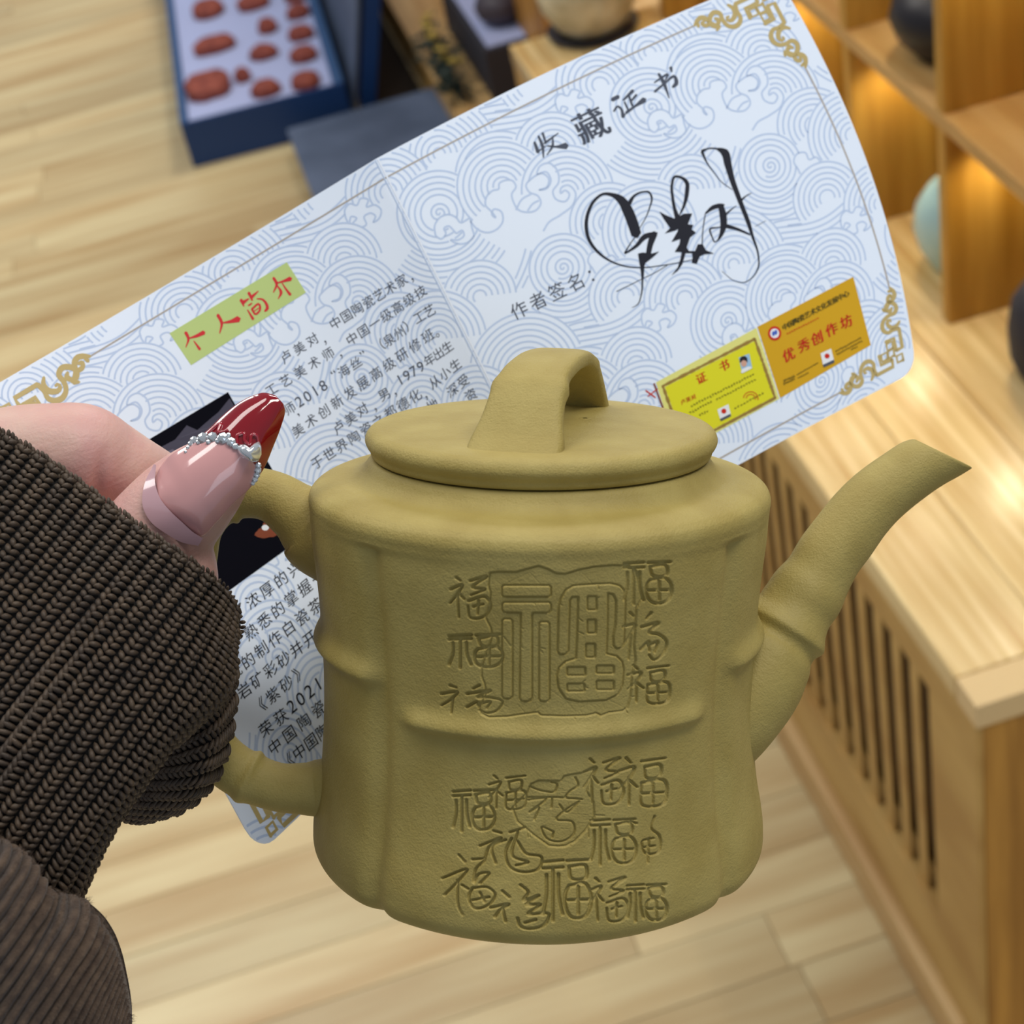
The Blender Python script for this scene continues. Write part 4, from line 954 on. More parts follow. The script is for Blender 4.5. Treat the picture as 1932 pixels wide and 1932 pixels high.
# ---- two small cards printed at the lower right
f = cr(1220, 510, 4.391)
c2 = Ink(); c2.quad(f([(915, 470), (1710, 55), (1855, 620), (1105, 1060)]), 10, 8); c2.build('orange_card', m_orange, .00005)
c1 = Ink(); c1.quad(f([(75, 930), (908, 478), (1098, 1065), (262, 1515)]), 10, 8); c1.build('yellow_card', m_pyel, .00005)
c3 = Ink(); c3.quad(f([(150, 968), (893, 588), (1048, 1052), (318, 1440)]), 10, 8); c3.build('yellow_card_centre', m_yel, .00008)
cb = Ink()
for a, b_ in [((132, 960), (893, 570)), ((893, 570), (1062, 1058)), ((1062, 1058), (310, 1460)), ((310, 1460), (132, 960))]:
    a = np.array(a, float); b_ = np.array(b_, float); n = 40; t = np.linspace(0, 1, n); w_ = (16+14*rs.rand(n))/4.391
    cb.ribbon(f([tuple(a+(b_-a)*x) for x in t]), list(w_), False)
cb.build('card_border', m_brown, .0001)
ct1 = Ink()
for ch, x, y in [('优', 1175, 700), ('秀', 1300, 620), ('创', 1410, 562), ('作', 1530, 490), ('坊', 1650, 428)]:
    p_ = f([(x, y)])[0]; text(ct1, ch, p_, p_, 25, bold=.8)
for ch, x, y in [('证', 450, 893), ('书', 640, 790)]:
    p_ = f([(x, y)])[0]; text(ct1, ch, p_, p_, 21, bold=.7)
text(ct1, '卢美对', f([(300, 1090)])[0], f([(385, 1050)])[0], 10, bold=.3)
ct1.build('card_lettering', m_redd, .00012)
ct2 = Ink(); text(ct2, '中国陶瓷艺术文化发展中心', f([(1145, 468)])[0], f([(1650, 198)])[0], 12.5, bold=.5); ct2.build('card_lettering', m_dk, .00012)
def dashes(ink, a, b_, h_, n):
    a = np.array(a, float); b_ = np.array(b_, float)
    for i in range(n):
        c = a+(b_-a)*((i+.5)/n); d = (b_-a)/n*.36; e = np.array([-d[1], d[0]])/np.linalg.norm(d)*h_*rs.uniform(.5, 1)*.5
        p_ = f([tuple(c-e), tuple(c+e)]); ink.ribbon(p_, 1.0, False); p_ = f([tuple(c-d+e*rs.uniform(-1, 1)), tuple(c+d+e*rs.uniform(-1, 1))]); ink.ribbon(p_, 1.1, False)
ds = Ink()
for a, b_, h_, n in [((360, 1130), (890, 860), 22, 24), ((350, 1185), (540, 1085), 20, 9), ((570, 1075), (905, 905), 20, 15), ((430, 1205), (510, 1165), 20, 4), ((720, 1150), (970, 1015), 16, 10)]: dashes(ds, a, b_, h_, n)
for a, b_, h_, n in [((1560, 675), (1775, 560), 16, 14), ((1570, 700), (1785, 585), 16, 14), ((1690, 660), (1745, 632), 14, 4), ((1130, 920), (1225, 875), 26, 8), ((1130, 945), (1225, 900), 20, 8), ((1240, 870), (1420, 765), 10, 14), ((1250, 895), (1340, 850), 10, 8)]: dashes(ds, a, b_, h_, n)
ds.build('fine_print', m_dk, .00012)
ds = Ink(); dashes(ds, (1155, 530), (1425, 395), 14, 14)
for r_ in (60, 38):
    ds.ribbon(f([(860+r_*math.cos(a)*1.0, 1065+r_*math.sin(a)*.95) for a in np.linspace(-3.0, .2, 18)]), 1.6, False)
ds.build('fine_print', m_redd, .00012)
def disc(c, r, n=28, sy=1): return [(c[0]+r*math.cos(a), c[1]+r*sy*math.sin(a)) for a in np.linspace(0, 2*math.pi, n, endpoint=False)]
e = Ink(); e.fan(f(disc((1058, 524), 55, sy=1.08))); e.build('emblem', m_redd, .00011)
e = Ink(); e.fan(f(disc((1058, 524), 37, sy=1.08)))
e.build('emblem_ground', m_white, .00013)
for qd in ([(1438, 690), (1525, 650), (1552, 755), (1462, 800)], [(583, 1155), (675, 1110), (697, 1205), (610, 1245)]):
    e = Ink(); e.quad(f(qd), 2, 2); e.build('flag_ground', m_white, .00013)
for dc_ in ((1048, 526), (1068, 516)):
    e = Ink(); e.fan(f(disc(dc_, 12, sy=1.7))); e.build('emblem_mark', m_blue, .00016)
for dc_ in ((1492, 712), (637, 1168)):
    e = Ink(); e.fan(f(disc(dc_, 21))); e.build('flag_disc', m_redd, .00016)
for qd in ([(1456, 785), (1548, 742), (1553, 765), (1464, 806)], [(606, 1232), (692, 1190), (697, 1210), (612, 1252)]):
    e = Ink(); e.quad(f(qd), 2, 1); e.build('flag_base', m_grey, .00016)
e = Ink(); e.quad(f([(760, 725), (848, 692), (872, 812), (790, 855)]), 2, 2); e.build('portrait_ground', m_lblue, .00012)
e = Ink(); e.fan(f(disc((803, 770), 24, sy=1.35))); e.build('portrait_face', m_face, .00015)
e = Ink(); e.fan(f([(770, 770), (768, 735), (785, 715), (812, 712), (830, 728), (834, 765), (820, 748), (795, 745)])); e.build('portrait_hair', m_black, .00018)
e = Ink(); e.fan(f([(778, 850), (785, 822), (803, 815), (835, 800), (862, 800), (868, 815), (790, 855)])); e.build('portrait_shirt', m_white, .00018)
e = Ink(); e.ribbon([(1233.5, 724), (1251, 772)], 3.2, False); e.build('ribbon_mark', m_copper, .00012)
e = Ink(); e.ribbon([(1236, 750), (1218, 737)], 2.5, False); e.ribbon([(1240, 734), (1222, 748)], 2, False); e.build('ribbon_mark', m_redd, .00012)
# ---- dark picture on the left panel
e = Ink(); e.quad([(190, 884), (430, 740), (582, 1006), (303, 1208)], 14, 12); e.build('picture_ground', m_night, .00005)
e = Ink(); e.poly([(262, 842), (300, 846), (330, 830), (352, 803), (372, 812), (395, 792), (412, 778), (433, 752), (446, 774), (420, 800), (385, 836), (350, 862), (300, 880)]); e.build('picture_mountain', m_mtn, .00008)
e = Ink(); e.poly([(285, 868), (325, 848), (345, 858), (372, 836), (400, 822), (440, 798), (448, 812), (420, 850), (330, 900)]); e.build('picture_mountain', m_mtn2, .0001)
e = Ink()
for x, y, a_, b_ in [(497, 1006, 16, 10), (512, 1000, 13, 14), (505, 988, 9, 6), (523, 1001, 8, 5), (530, 1010, 6, 4)]: e.fan([(x+a_*math.cos(t)*(1+.2*math.sin(3*t)), y+b_*math.sin(t)) for t in np.linspace(0, 6.28, 14, endpoint=False)])
e.build('picture_cup', m_copper, .00008)
e = Ink(); e.fan(disc((500, 996), 7, 10, .8)); e.build('picture_cup', m_white, .0001)
# ------------------------------------------------------------------ person: left hand, nail, knitted cuff, corduroy sleeve
per = bpy.data.objects.new('person', None); col.objects.link(per); per.location = Vector(P(120, 1300, .36))
tag(per, 'person with red jewelled thumbnail and brown knitted cuff gripping the teapot handle and certificate', 'person')
skin = mat('skin', (212, 164, 150), .48, Specular_IOR_Level=.4)
n, l, b = nodes(skin)
b.inputs['Subsurface Weight'].default_value = .14; b.inputs['Subsurface Radius'].default_value = (1, .35, .2); b.inputs['Subsurface Scale'].default_value = .003
tc = n.new('ShaderNodeTexCoord')
t1 = n.new('ShaderNodeTexNoise'); t1.inputs['Scale'].default_value = 75; t1.inputs['Detail'].default_value = 3; l.new(tc.outputs['Object'], t1.inputs[0])
r1 = n.new('ShaderNodeValToRGB'); r1.color_ramp.elements[0].position = .32; r1.color_ramp.elements[1].position = .68
r1.color_ramp.elements[0].color = (*s2l((202, 152, 146)), 1); r1.color_ramp.elements[1].color = (*s2l((208, 172, 158)), 1)
l.new(t1.outputs[0], r1.inputs[0]); l.new(r1.outputs[0], b.inputs['Base Color'])
t2_ = n.new('ShaderNodeTexNoise'); t2_.inputs['Scale'].default_value = 1500; t2_.inputs['Detail'].default_value = 3; l.new(tc.outputs['Object'], t2_.inputs[0])
mp = n.new('ShaderNodeMapping'); mp.inputs['Scale'].default_value = (1, 1, 5); mp.inputs['Rotation'].default_value = (.3, .6, .2); l.new(tc.outputs['Object'], mp.inputs[0])
t3 = n.new('ShaderNodeTexNoise'); t3.inputs['Scale'].default_value = 190; t3.inputs['Detail'].default_value = 2; l.new(mp.outputs[0], t3.inputs[0])
ad = n.new('ShaderNodeMath'); l.new(t2_.outputs[0], ad.inputs[0]); l.new(t3.outputs[0], ad.inputs[1])
bp = n.new('ShaderNodeBump'); bp.inputs['Strength'].default_value = .35; bp.inputs['Distance'].default_value = .0003
l.new(ad.outputs[0], bp.inputs['Height']); l.new(bp.outputs[0], b.inputs['Normal'])

TH = .0100
chains = [  # px, py, depth, radius px
 [(60, 1330, .350, 130), (140, 1230, .344, 112), (230, 1095, .3395, 106), (298, 1002, .3372, 100), (350, 945, .3366, 92), (396, 901, .3372, 75), (424, 877, .3385, 56)],       # thumb
 [(-330, 1060, .366, 150), (-120, 950, .363, 125), (20, 885, .359, 118), (118, 866, .3565, 107), (150, 862, .3568, 103), (190, 872, .3592, 89), (240, 898, .3615, 82), (292, 927, .3675, 77), (350, 968, .3755, 64)],        # index
 [(-200, 1180, .368, 130), (20, 1110, .362, 105), (150, 1060, .357, 92), (250, 1052, .3505, 84), (322, 1058, .3475, 82), (342, 1120, .3485, 72)],        # middle
 [(-180, 1300, .368, 120), (40, 1230, .360, 98), (200, 1185, .3525, 84), (300, 1182, .3465, 76), (348, 1205, .3475, 66)],        # ring
 [(-160, 1420, .368, 110), (60, 1345, .360, 88), (200, 1300, .353, 74), (290, 1290, .3475, 64), (338, 1310, .348, 56)],        # little
 [(-420, 1300, .372, 210), (-200, 1250, .372, 190), (-20, 1280, .368, 160), (60, 1320, .362, 120)],      # palm
 [(-150, 1300, .370, 170), (-120, 1500, .366, 175), (-160, 1750, .36, 180), (-260, 2100, .35, 190)]]     # wrist and forearm
bm = bmesh.new()
ico = bmesh.new(); bmesh.ops.create_icosphere(ico, subdivisions=3, radius=1); icov = [v.co.copy() for v in ico.verts]; icof = [[v.index for v in f_.verts] for f_ in ico.faces]; ico.free()
HV = []; HF = []
for ci, ch in enumerate(chains):
    A = np.array(ch, float)
    if ci == 0: A[:, 2] += np.linspace(.2, 1, len(A))**.5*TH
    seg = np.r_[0, np.cumsum(np.hypot(*np.diff(A[:, :2], axis=0).T))]
    m_ = int(seg[-1]/9)+2; q = interp(np.linspace(0, seg[-1], m_), seg, A)
    C_ = P(q[:, 0], q[:, 1], q[:, 2]); R_ = q[:, 3]*q[:, 2]/F
    for c, r in zip(C_, R_):
        b0 = len(HV); HV += [tuple(c+np.array(v)*r) for v in icov]; HF += [[i+b0 for i in f_] for f_ in icof]
me = bpy.data.meshes.new('hand'); me.from_pydata(HV, [], HF); me.update()
hand = link('hand', me, skin)
rm = hand.modifiers.new('r', 'REMESH'); rm.mode = 'VOXEL'; rm.voxel_size = .00085; rm.use_smooth_shade = True
sm_ = hand.modifiers.new('s', 'SMOOTH'); sm_.factor = .5; sm_.iterations = 9
bpy.context.view_layer.update()
dg = bpy.context.evaluated_depsgraph_get(); me2 = bpy.data.meshes.new_from_object(hand.evaluated_get(dg)); hand.modifiers.clear(); hand.data = me2
if not me2.materials: me2.materials.append(skin)
# skin creases: small folds at the index joint, and the groove round the nail
nv = len(me2.vertices); co = np.empty(nv*3, np.float32); me2.vertices.foreach_get('co', co); co = co.reshape(-1, 3).astype(float)
no = np.empty(nv*3, np.float32); me2.vertices.foreach_get('normal', no); no = no.reshape(-1, 3).astype(float)
px_, py_, dz_ = proj(co); face_cam = (no@FWD) < -.1
def crease(pts, wd, dep):
    global co
    pts = np.array(pts, float); best = np.full(nv, 1e9)
    for a, b_ in zip(pts[:-1], pts[1:]):
        d = b_-a; t = np.clip(((px_-a[0])*d[0]+(py_-a[1])*d[1])/(d@d), 0, 1); best = np.minimum(best, np.hypot(px_-a[0]-t*d[0], py_-a[1]-t*d[1]))
    co -= no*(dep*np.exp(-(best/wd)**2)*face_cam*np.clip((py_-835)/70, 0, 1))[:, None]
crease([(205, 800), (192, 870), (178, 960)], 11, .0011)
crease([(60, 850), (140, 905)], 6, .0003); crease([(30, 880), (120, 930)], 6, .0003)
me2.vertices.foreach_set('co', co.astype(np.float32).ravel()); me2.update()
me2.polygons.foreach_set('use_smooth', np.ones(len(me2.polygons), bool))
hand.parent = per; rel(hand)

# ---- thumbnail
rows = [(-.04, (297, 932), (304, 952)), (0, (293, 908), (320, 984)), (.06, (298, 890), (345, 1004)), (.15, (308, 873), (374, 1014)), (.3, (326, 856), (410, 984)), (.45, (352, 840), (440, 950)), (.58, (388, 814), (474, 918)),
        (.7, (422, 782), (500, 880)), (.8, (450, 760), (516, 842)), (.89, (478, 746), (530, 806)), (.96, (502, 741), (538, 775)), (1.0, (520, 746), (535, 762))]
sv = [r[0] for r in rows]; La = np.array([r[1] for r in rows], float); Ra = np.array([r[2] for r in rows], float)
NS, NT = 150, 70
s_ = np.linspace(-.04, 1, NS); t_ = np.linspace(-1, 1, NT)
Lp = interp(s_, sv, La); Rp = interp(s_, sv, Ra)
mid = (Lp+Rp)/2; hw = np.linalg.norm(Rp-Lp, axis=1)/2
dc = interp(s_, [-.04, .1, .35, .6, .8, 1], [.3238, .3226, .3218, .3222, .3238, .3268])+TH
def nail_pts(lift):
    XY = mid[:, None]+(Rp-Lp)[:, None]/2*t_[None, :, None]
    sag = (hw[:, None]*dc[:, None]/F)*.62*(np.abs(t_)**2.4)[None]+(hw[:, None]*dc[:, None]/F)*.10
    return XY, dc[:, None]+sag-lift
XY, D = nail_pts(0)
front = P(XY[..., 0], XY[..., 1], D); back = P(XY[..., 0], XY[..., 1], D+.0011)
# boundary between nude base and red tip
bl_ = np.array([(362, 836), (384, 830), (404, 828), (425, 829), (443, 836), (456, 850), (472, 866), (486, 884), (500, 900)], float)
def above(p):
    yb = np.interp(p[..., 0], bl_[:, 0], bl_[:, 1], left=820, right=930)
    return p[..., 1] < yb
q = gridq(NS, NT); cen = XY.reshape(-1, 2)[q].mean(1); red = above(cen) & (cen[:, 0] > 366)
nail_nude = mat('nude_nail', (206, 152, 150), .12, Specular_IOR_Level=.6, Coat_Weight=.7, Coat_Roughness=.03)
nail_red = mat('red_nail', (128, 0, 16), .1, Specular_IOR_Level=.4, Coat_Weight=1.0, Coat_Roughness=.03)
def nailpart(name, mask, material):
    qf = q[mask]; N0 = NS*NT
    V = np.vstack([front.reshape(-1, 3), back.reshape(-1, 3)])
    # boundary edges -> side walls
    from collections import Counter
    cnt = {}
    for a, b_, c, d in qf:
        for e in ((a, b_), (b_, c), (c, d), (d, a)):
            k = (min(e), max(e)); cnt[k] = None if k in cnt else e
    side = [(e[1], e[0], e[0]+N0, e[1]+N0) for e in cnt.values() if e is not None]
    allq = np.vstack([qf, qf[:, ::-1]+N0, np.array(side)])
    used = np.unique(allq); remap = -np.ones(len(V), int); remap[used] = np.arange(len(used))
    o = mesh_np(name, V[used], remap[allq], material, per); rel(o); return o
nailpart('thumbnail', ~red, nail_nude); nailpart('thumbnail_tip', red, nail_red)
# pale half-moon strip that shows the grown-out base of the nail
lun = mat('nail_base', (198, 158, 164), .15, Coat_Weight=1.0, Coat_Roughness=.05)
cv = [(290, 876), (272, 915), (270, 958), (284, 984), (312, 1006), (345, 1024), (374, 1030)]
cu_in = [(310, 880), (302, 915), (308, 945), (325, 968), (348, 985), (370, 996), (392, 1000)]
A_ = spline(np.array(cv, float), 40); B_ = spline(np.array(cu_in, float), 40); tt_ = np.linspace(0, 1, 9)
B_ = A_+(B_-A_)*(np.sin(np.linspace(.12, np.pi-.35, 40))**.7)[:, None]
XYl = A_[:, None]*(1-tt_)[None, :, None]+B_[:, None]*tt_[None, :, None]
dl = TH+.3290-.0052*np.sin(np.linspace(0.25, np.pi*.86, 40))[:, None]-.0008*tt_[None]
Wl = P(XYl[..., 0], XYl[..., 1], dl)
o = mesh_np('nail_base_gel', np.vstack([Wl.reshape(-1, 3), P(XYl[..., 0], XYl[..., 1], dl+.0012).reshape(-1, 3)]), np.vstack([gridq(40, 9), gridq(40, 9)[:, ::-1]+360]), lun, per); rel(o)
# flesh fold round the nail
def tubeP(name, pts, material, n=14, m_=60):
    A = spline(np.array(pts, float)*np.array([1, 1, 1e5, 1]), m_); D_ = A[:, 2]/1e5
    o = tube(name, P(A[:, 0], A[:, 1], D_), A[:, 3]*D_/F, material, per, n, m_); return rel(o)
# rhinestones along the smile line
gem = mat('rhinestone', (225, 232, 236), .04, Specular_IOR_Level=1.0, Metallic=.45)
n, l, b = nodes(gem); b.inputs['Transmission Weight'].default_value = .35; b.inputs['IOR'].default_value = 1.9
def nail_depth(x, y):
    k = ((XY[..., 0]-x)**2+(XY[..., 1]-y)**2).argmin(); return D.reshape(-1)[k]
def gem_mesh(r, sx, sy):
    bmg = bmesh.new(); bmesh.ops.create_uvsphere(bmg, u_segments=8, v_segments=6, radius=1)
    for v in bmg.verts: v.co = Vector((v.co.x*r*sx, v.co.y*r*sy, v.co.z*r*.7))
    me_ = bpy.data.meshes.new('rhinestone'); bmg.to_mesh(me_); bmg.free(); me_.materials.append(gem); return me_
small = gem_mesh(1, 1, 1)
rot = Matrix([[RT[0], UP[0], -FWD[0]], [RT[1], UP[1], -FWD[1]], [RT[2], UP[2], -FWD[2]]])
gr = random.Random(3)
for x, y, r in [(350, 852, 2.5), (354, 844, 3), (359, 837, 4), (366, 831, 6.5), (374, 834, 4), (383, 827, 9), (393, 834, 4), (401, 825, 8), (410, 832, 4), (421, 827, 9), (431, 821, 4), (436, 834, 7.5), (444, 842, 5), (487, 878, 5), (486, 887, 6), (484, 896, 5.5), (481, 904, 5), (477, 912, 3.5)]:
    d = nail_depth(x, y)-.0004
    o = bpy.data.objects.new('rhinestone', small); col.objects.link(o); o.parent = per
    o.matrix_parent_inverse = Matrix.Translation(-per.location); o.matrix_basis = Matrix.Translation(Vector(P(x, y, d))) @ rot.to_4x4() @ Matrix.Rotation(gr.uniform(0, 3), 4, 'Z') @ Matrix.Diagonal((r*1.3*d/F, r*1.3*d/F, r*d/F, 1))
# big heart-shaped stone
hp_ = [(446, 846), (452, 838), (462, 838), (471, 844), (480, 836), (489, 832), (494, 842), (494, 858), (488, 870), (476, 873), (462, 866), (450, 856)]
cx_, cy_ = 471, 855; HVv = []
for k, (sc_, lf) in enumerate([(1.0, 0), (.97, .0006), (.8, .0014), (.45, .0019), (.02, .0020)]):
    for (x, y) in hp_:
        X_, Y_ = cx_+(x-cx_)*sc_, cy_+(y-cy_)*sc_; HVv.append(P(X_, Y_, TH+.3238+(.002 if k == 0 else 0)-lf-.0006+.0016*max(0, (X_-470)/25)))
o = mesh_np('heart_stone', np.array(HVv), gridq(5, 12, True), gem, per, True); rel(o)
# clear gel drips over the red tip next to the stones
gel = mat('clear_gel', (150, 16, 34), .04, Coat_Weight=1.0, Coat_Roughness=.02)
for pts in [[(448, 838, 0, 2.5), (450, 820, 0, 3.5), (460, 818, 0, 3.5), (462, 832, 0, 3.5), (470, 838, 0, 3), (474, 822, 0, 3.5), (484, 822, 0, 3.5), (488, 836, 0, 2.5)],
            [(392, 818, 0, 3), (404, 808, 0, 4), (416, 816, 0, 3), (430, 812, 0, 3.5)]]:
    pp = [(x, y, nail_depth(x, y)-.0002, r) for x, y, _, r in pts]; tubeP('gel_ridge', pp, gel, 10, 50)

# ---- sheets of cloth described by columns of stitches (px, py, depth)
def sheet_from(cols, nt, ns):
    C_ = np.array([spline(np.array([(x, y, d*3000) for x, y, d in c], float), ns) for c in cols])      # col, s, 3
    W_ = P(C_[..., 0], C_[..., 1], C_[..., 2]/3000); tpar = np.r_[0, np.cumsum(np.linalg.norm(np.diff(W_, axis=0), axis=-1)[:, :max(3, ns//2)].mean(1))]; tpar /= tpar[-1]; G = interp(np.linspace(0, 1, nt), tpar, C_)
    return G[..., 0], G[..., 1], G[..., 2]/3000
knit = mat('brown_yarn', (70, 54, 38), .6, Sheen_Weight=.08, Sheen_Roughness=.4)
add_noise_color(knit, (54, 41, 28), (76, 60, 43), 260, (1, 1, 1), 3)
n, l, b = nodes(knit)
tc = n.new('ShaderNodeTexCoord'); wv_n = n.new('ShaderNodeTexNoise'); wv_n.inputs['Scale'].default_value = 2400; wv_n.inputs['Detail'].default_value = 2
l.new(tc.outputs['Object'], wv_n.inputs[0]); bp = n.new('ShaderNodeBump'); bp.inputs['Strength'].default_value = .5; bp.inputs['Distance'].default_value = .0002; l.new(wv_n.outputs[0], bp.inputs['Height']); l.new(bp.outputs[0], b.inputs['Normal'])
knit_base = mat('knit_shadow_yarn', (20, 16, 12), .9)  # near-black backing: the shade between stitches is put into its colour
main_cols = [
 [(-330, 640, .318), (-460, 800, .312), (-600, 980, .310)],
 [(-130, 735, .322), (-240, 870, .314), (-420, 1090, .312)],
 [(0, 815, .326), (-90, 925, .318), (-250, 1120, .314), (-400, 1300, .314)],
 [(100, 878, .327), (10, 990, .318), (-130, 1160, .313), (-290, 1360, .313)],
 [(200, 950, .3265), (105, 1070, .317), (-20, 1220, .312), (-190, 1440, .312)],
 [(275, 1004, .3255), (180, 1120, .316), (50, 1280, .311), (-110, 1490, .311)],
 [(350, 1055, .3260), (255, 1175, .316), (120, 1345, .311), (-35, 1550, .311), (-120, 1665, .312)],
 [(402, 1092, .329), (320, 1205, .318), (180, 1385, .312), (30, 1590, .312), (-50, 1700, .313)],
 [(428, 1118, .333), (370, 1225, .321), (235, 1410, .314), (90, 1600, .313), (20, 1715, .315)],
 [(442, 1140, .337), (405, 1245, .325), (275, 1420, .3165), (140, 1610, .3155), (70, 1730, .317)],
 [(449, 1158, .341), (425, 1262, .329), (300, 1418, .320), (183, 1590, .320), (120, 1715, .320)],
 [(452, 1180, .346), (438, 1270, .334), (318, 1412, .326), (205, 1575, .326), (148, 1695, .326)],
 [(450, 1210, .350), (440, 1280, .340), (318, 1418, .334), (203, 1580, .333), (146, 1697, .332)]]
NTm, NSm = 150, 200
gx, gy, gd = sheet_from(main_cols, NTm, NSm)
def cloth(name, gx, gy, gd, material, th=.0012):
    nt, ns = gx.shape; A = P(gx, gy, gd+.0006).reshape(-1, 3); B = P(gx, gy, gd+.0006+th).reshape(-1, 3); q = gridq(nt, ns)
    ring = np.r_[np.arange(ns), np.arange(1, nt)*ns+ns-1, (nt-1)*ns+np.arange(ns-2, -1, -1), np.arange(nt-2, 0, -1)*ns]; r2 = np.roll(ring, -1); N0 = nt*ns
    o = mesh_np(name, np.vstack([A, B]), np.vstack([q, q[:, ::-1]+N0, np.stack([ring, ring+N0, r2+N0, r2], -1)]), material, per); return rel(o)
cuff = cloth('knitted_cuff', gx, gy, gd, knit_base)
# lower bulge of the cuff, turned under
bul_cols = [
 [(446, 1250, .350), (400, 1330, .342), (330, 1395, .341), (270, 1415, .344)],
 [(443, 1320, .350), (400, 1375, .341), (340, 1408, .3405), (270, 1430, .345)],
 [(436, 1380, .350), (398, 1412, .341), (335, 1432, .341), (258, 1448, .348)],
 [(424, 1430, .351), (385, 1450, .342), (325, 1460, .342), (245, 1468, .350)],
 [(408, 1468, .352), (370, 1480, .344), (315, 1484, .344), (235, 1490, .351)],
 [(385, 1497, .353), (350, 1504, .3465), (300, 1505, .346), (228, 1508, .352)],
 [(352, 1522, .355), (325, 1524, .350), (280, 1524, .349), (223, 1522, .353)],
 [(310, 1538, .358), (290, 1539, .355), (260, 1539, .353), (222, 1533, .355)],
 [(280, 1545, .362), (265, 1546, .360), (250, 1545, .358), (224, 1538, .358)],
 [(330, 1528, .372), (290, 1532, .372), (250, 1532, .370), (224, 1528, .368)]]
bx_, by_, bd_ = sheet_from(bul_cols, 90, 100)
bulge = cloth('knitted_cuff_fold', bx_, by_, bd_, knit_base)

# stitches: every V of yarn is real; all of them joined as one countless mass per cloth
def leaf_mesh():
    V = []; k = 7; m_ = 7
    for i in range(k):
        a = i/(k-1); r = math.sin(math.pi*min(max(a, .0), 1))**.55 if 0 < a < 1 else .05
        for j in range(m_):
            ph = 2*math.pi*j/m_; V.append((a-.5, .5*r*math.cos(ph), .5*r*math.sin(ph)))
    return np.array(V), gridq(k, m_, True)
LV, LQ = leaf_mesh()
def stitches(name, gx, gy, gd, ncol, rowpx, seed, flip=1):
    nt, ns = gx.shape; r_ = np.random.RandomState(seed); W = P(gx, gy, gd)
    dT = np.gradient(W, axis=0); dS = np.gradient(W, axis=1)
    Vs = []; Qs = []; cnt = 0
    def samp(A, t, s):
        i = np.clip(t*(nt-1), 0, nt-1.001); j = np.clip(s*(ns-1), 0, ns-1.001); a, b_ = int(i), int(j); fi, fj = i-a, j-b_
        return A[a, b_]*(1-fi)*(1-fj)+A[a+1, b_]*fi*(1-fj)+A[a, b_+1]*(1-fi)*fj+A[a+1, b_+1]*fi*fj
    for c in range(ncol):
        t = (c+.5)/ncol
        ti = int(t*(nt-1)); L_ = np.linalg.norm(np.diff(W[ti], axis=0), axis=1); cum = np.r_[0, np.cumsum(L_)]
        rl = rowpx*.32/F; nrow = int(cum[-1]/rl)
        for r in range(nrow):
            s = np.interp((r+.5)*rl, cum, np.linspace(0, 1, ns)); p = samp(W, t, s)
            q_ = proj(p)
            if q_[0] < -30 or q_[0] > 480 or q_[1] > 1760: continue
            eT = samp(dT, t, s)*(nt-1); eS = samp(dS, t, s)*(ns-1); cw = np.linalg.norm(eT)/ncol; eT = eT/np.linalg.norm(eT); eS = eS/np.linalg.norm(eS)
            nn = np.cross(eT, eS); nn /= np.linalg.norm(nn)
            if nn@FWD > 0: nn = -nn
            for sd in (-1, 1):
                ang = math.radians(40+r_.normal(0, 4))
                d = (eT*sd*math.cos(ang)-eS*math.sin(ang)*flip); d /= np.linalg.norm(d)
                w_ = np.cross(nn, d); Ln = cw*.70*r_.uniform(.93, 1.07); wd = rl*.80; hgt = rl*.9
                tilt = nn*.22
                base_ = p+eT*sd*cw*.205+nn*(.0006+.00005*r_.randn())
                dd = d-nn*.34; dd /= np.linalg.norm(dd)
                V = base_+LV[:, 0:1]*Ln*dd+LV[:, 1:2]*wd*w_+LV[:, 2:3]*hgt*nn-(LV[:, 0:1]**2)*1.6*rl*.6*nn
                Vs.append(V); Qs.append(LQ+cnt); cnt += len(LV)
    o = mesh_np(name, np.vstack(Vs), np.vstack(Qs), knit, per); rel(o); o['kind'] = 'stuff'; return o
# number of columns follows the width of the cloth along its rim
def rimlen(gx, gy, j): return np.hypot(np.diff(gx[:, j]), np.diff(gy[:, j])).sum()
NCM = int(np.linalg.norm(np.diff(P(gx[:, 100], gy[:, 100], gd[:, 100]), axis=0), axis=1).sum()/(35.0*.316/F)); print('cols', NCM)
stitches('knit_stitches', gx, gy, gd, NCM, 14.5, 1)
stitches('knit_stitches', bx_, by_, bd_, 13, 12.5, 2)
# thick bound-off edge along the rim
jr = np.random.RandomState(6)
rim = np.stack([gx[:, 0], gy[:, 0], gd[:, 0]], -1); rl_ = np.r_[0, np.cumsum(np.hypot(*np.diff(rim[:, :2], axis=0).T))]
Vs = []; Qs = []; cnt = 0
for k, s in enumerate(np.arange(0, rl_[-1], 9.5)):
    x, y, d = [np.interp(s, rl_, rim[:, c]) for c in range(3)]
    x2, y2, d2 = [np.interp(min(s+6, rl_[-1]), rl_, rim[:, c]) for c in range(3)]
    if x < -30: continue
    big = (k % 4) in (1, 2)
    p = P(x, y, d); e = P(x2, y2, d2)-p; e /= np.linalg.norm(e); up_ = -FWD; w_ = np.cross(up_, e); w_ /= np.linalg.norm(w_)
    for lay, (o1, o2, rr_a) in enumerate([(-3 if not big else -6, .0001, .9), (3, .0003, .8), (9, .0004, .8)]):
        a = jr.uniform(.5, 1.1)*(1 if lay % 2 else -1); dd = e*math.cos(a)+w_*math.sin(a); ww = np.cross(up_, dd)
        Ln = 17*d/F; V = p-w_*(-o1)*d/F*(-1)*1.0+up_*o2+LV[:, 0:1]*Ln*dd+LV[:, 1:2]*9*d/F*ww+LV[:, 2:3]*10*d/F*up_
        Vs.append(V); Qs.append(LQ+cnt); cnt += len(LV)
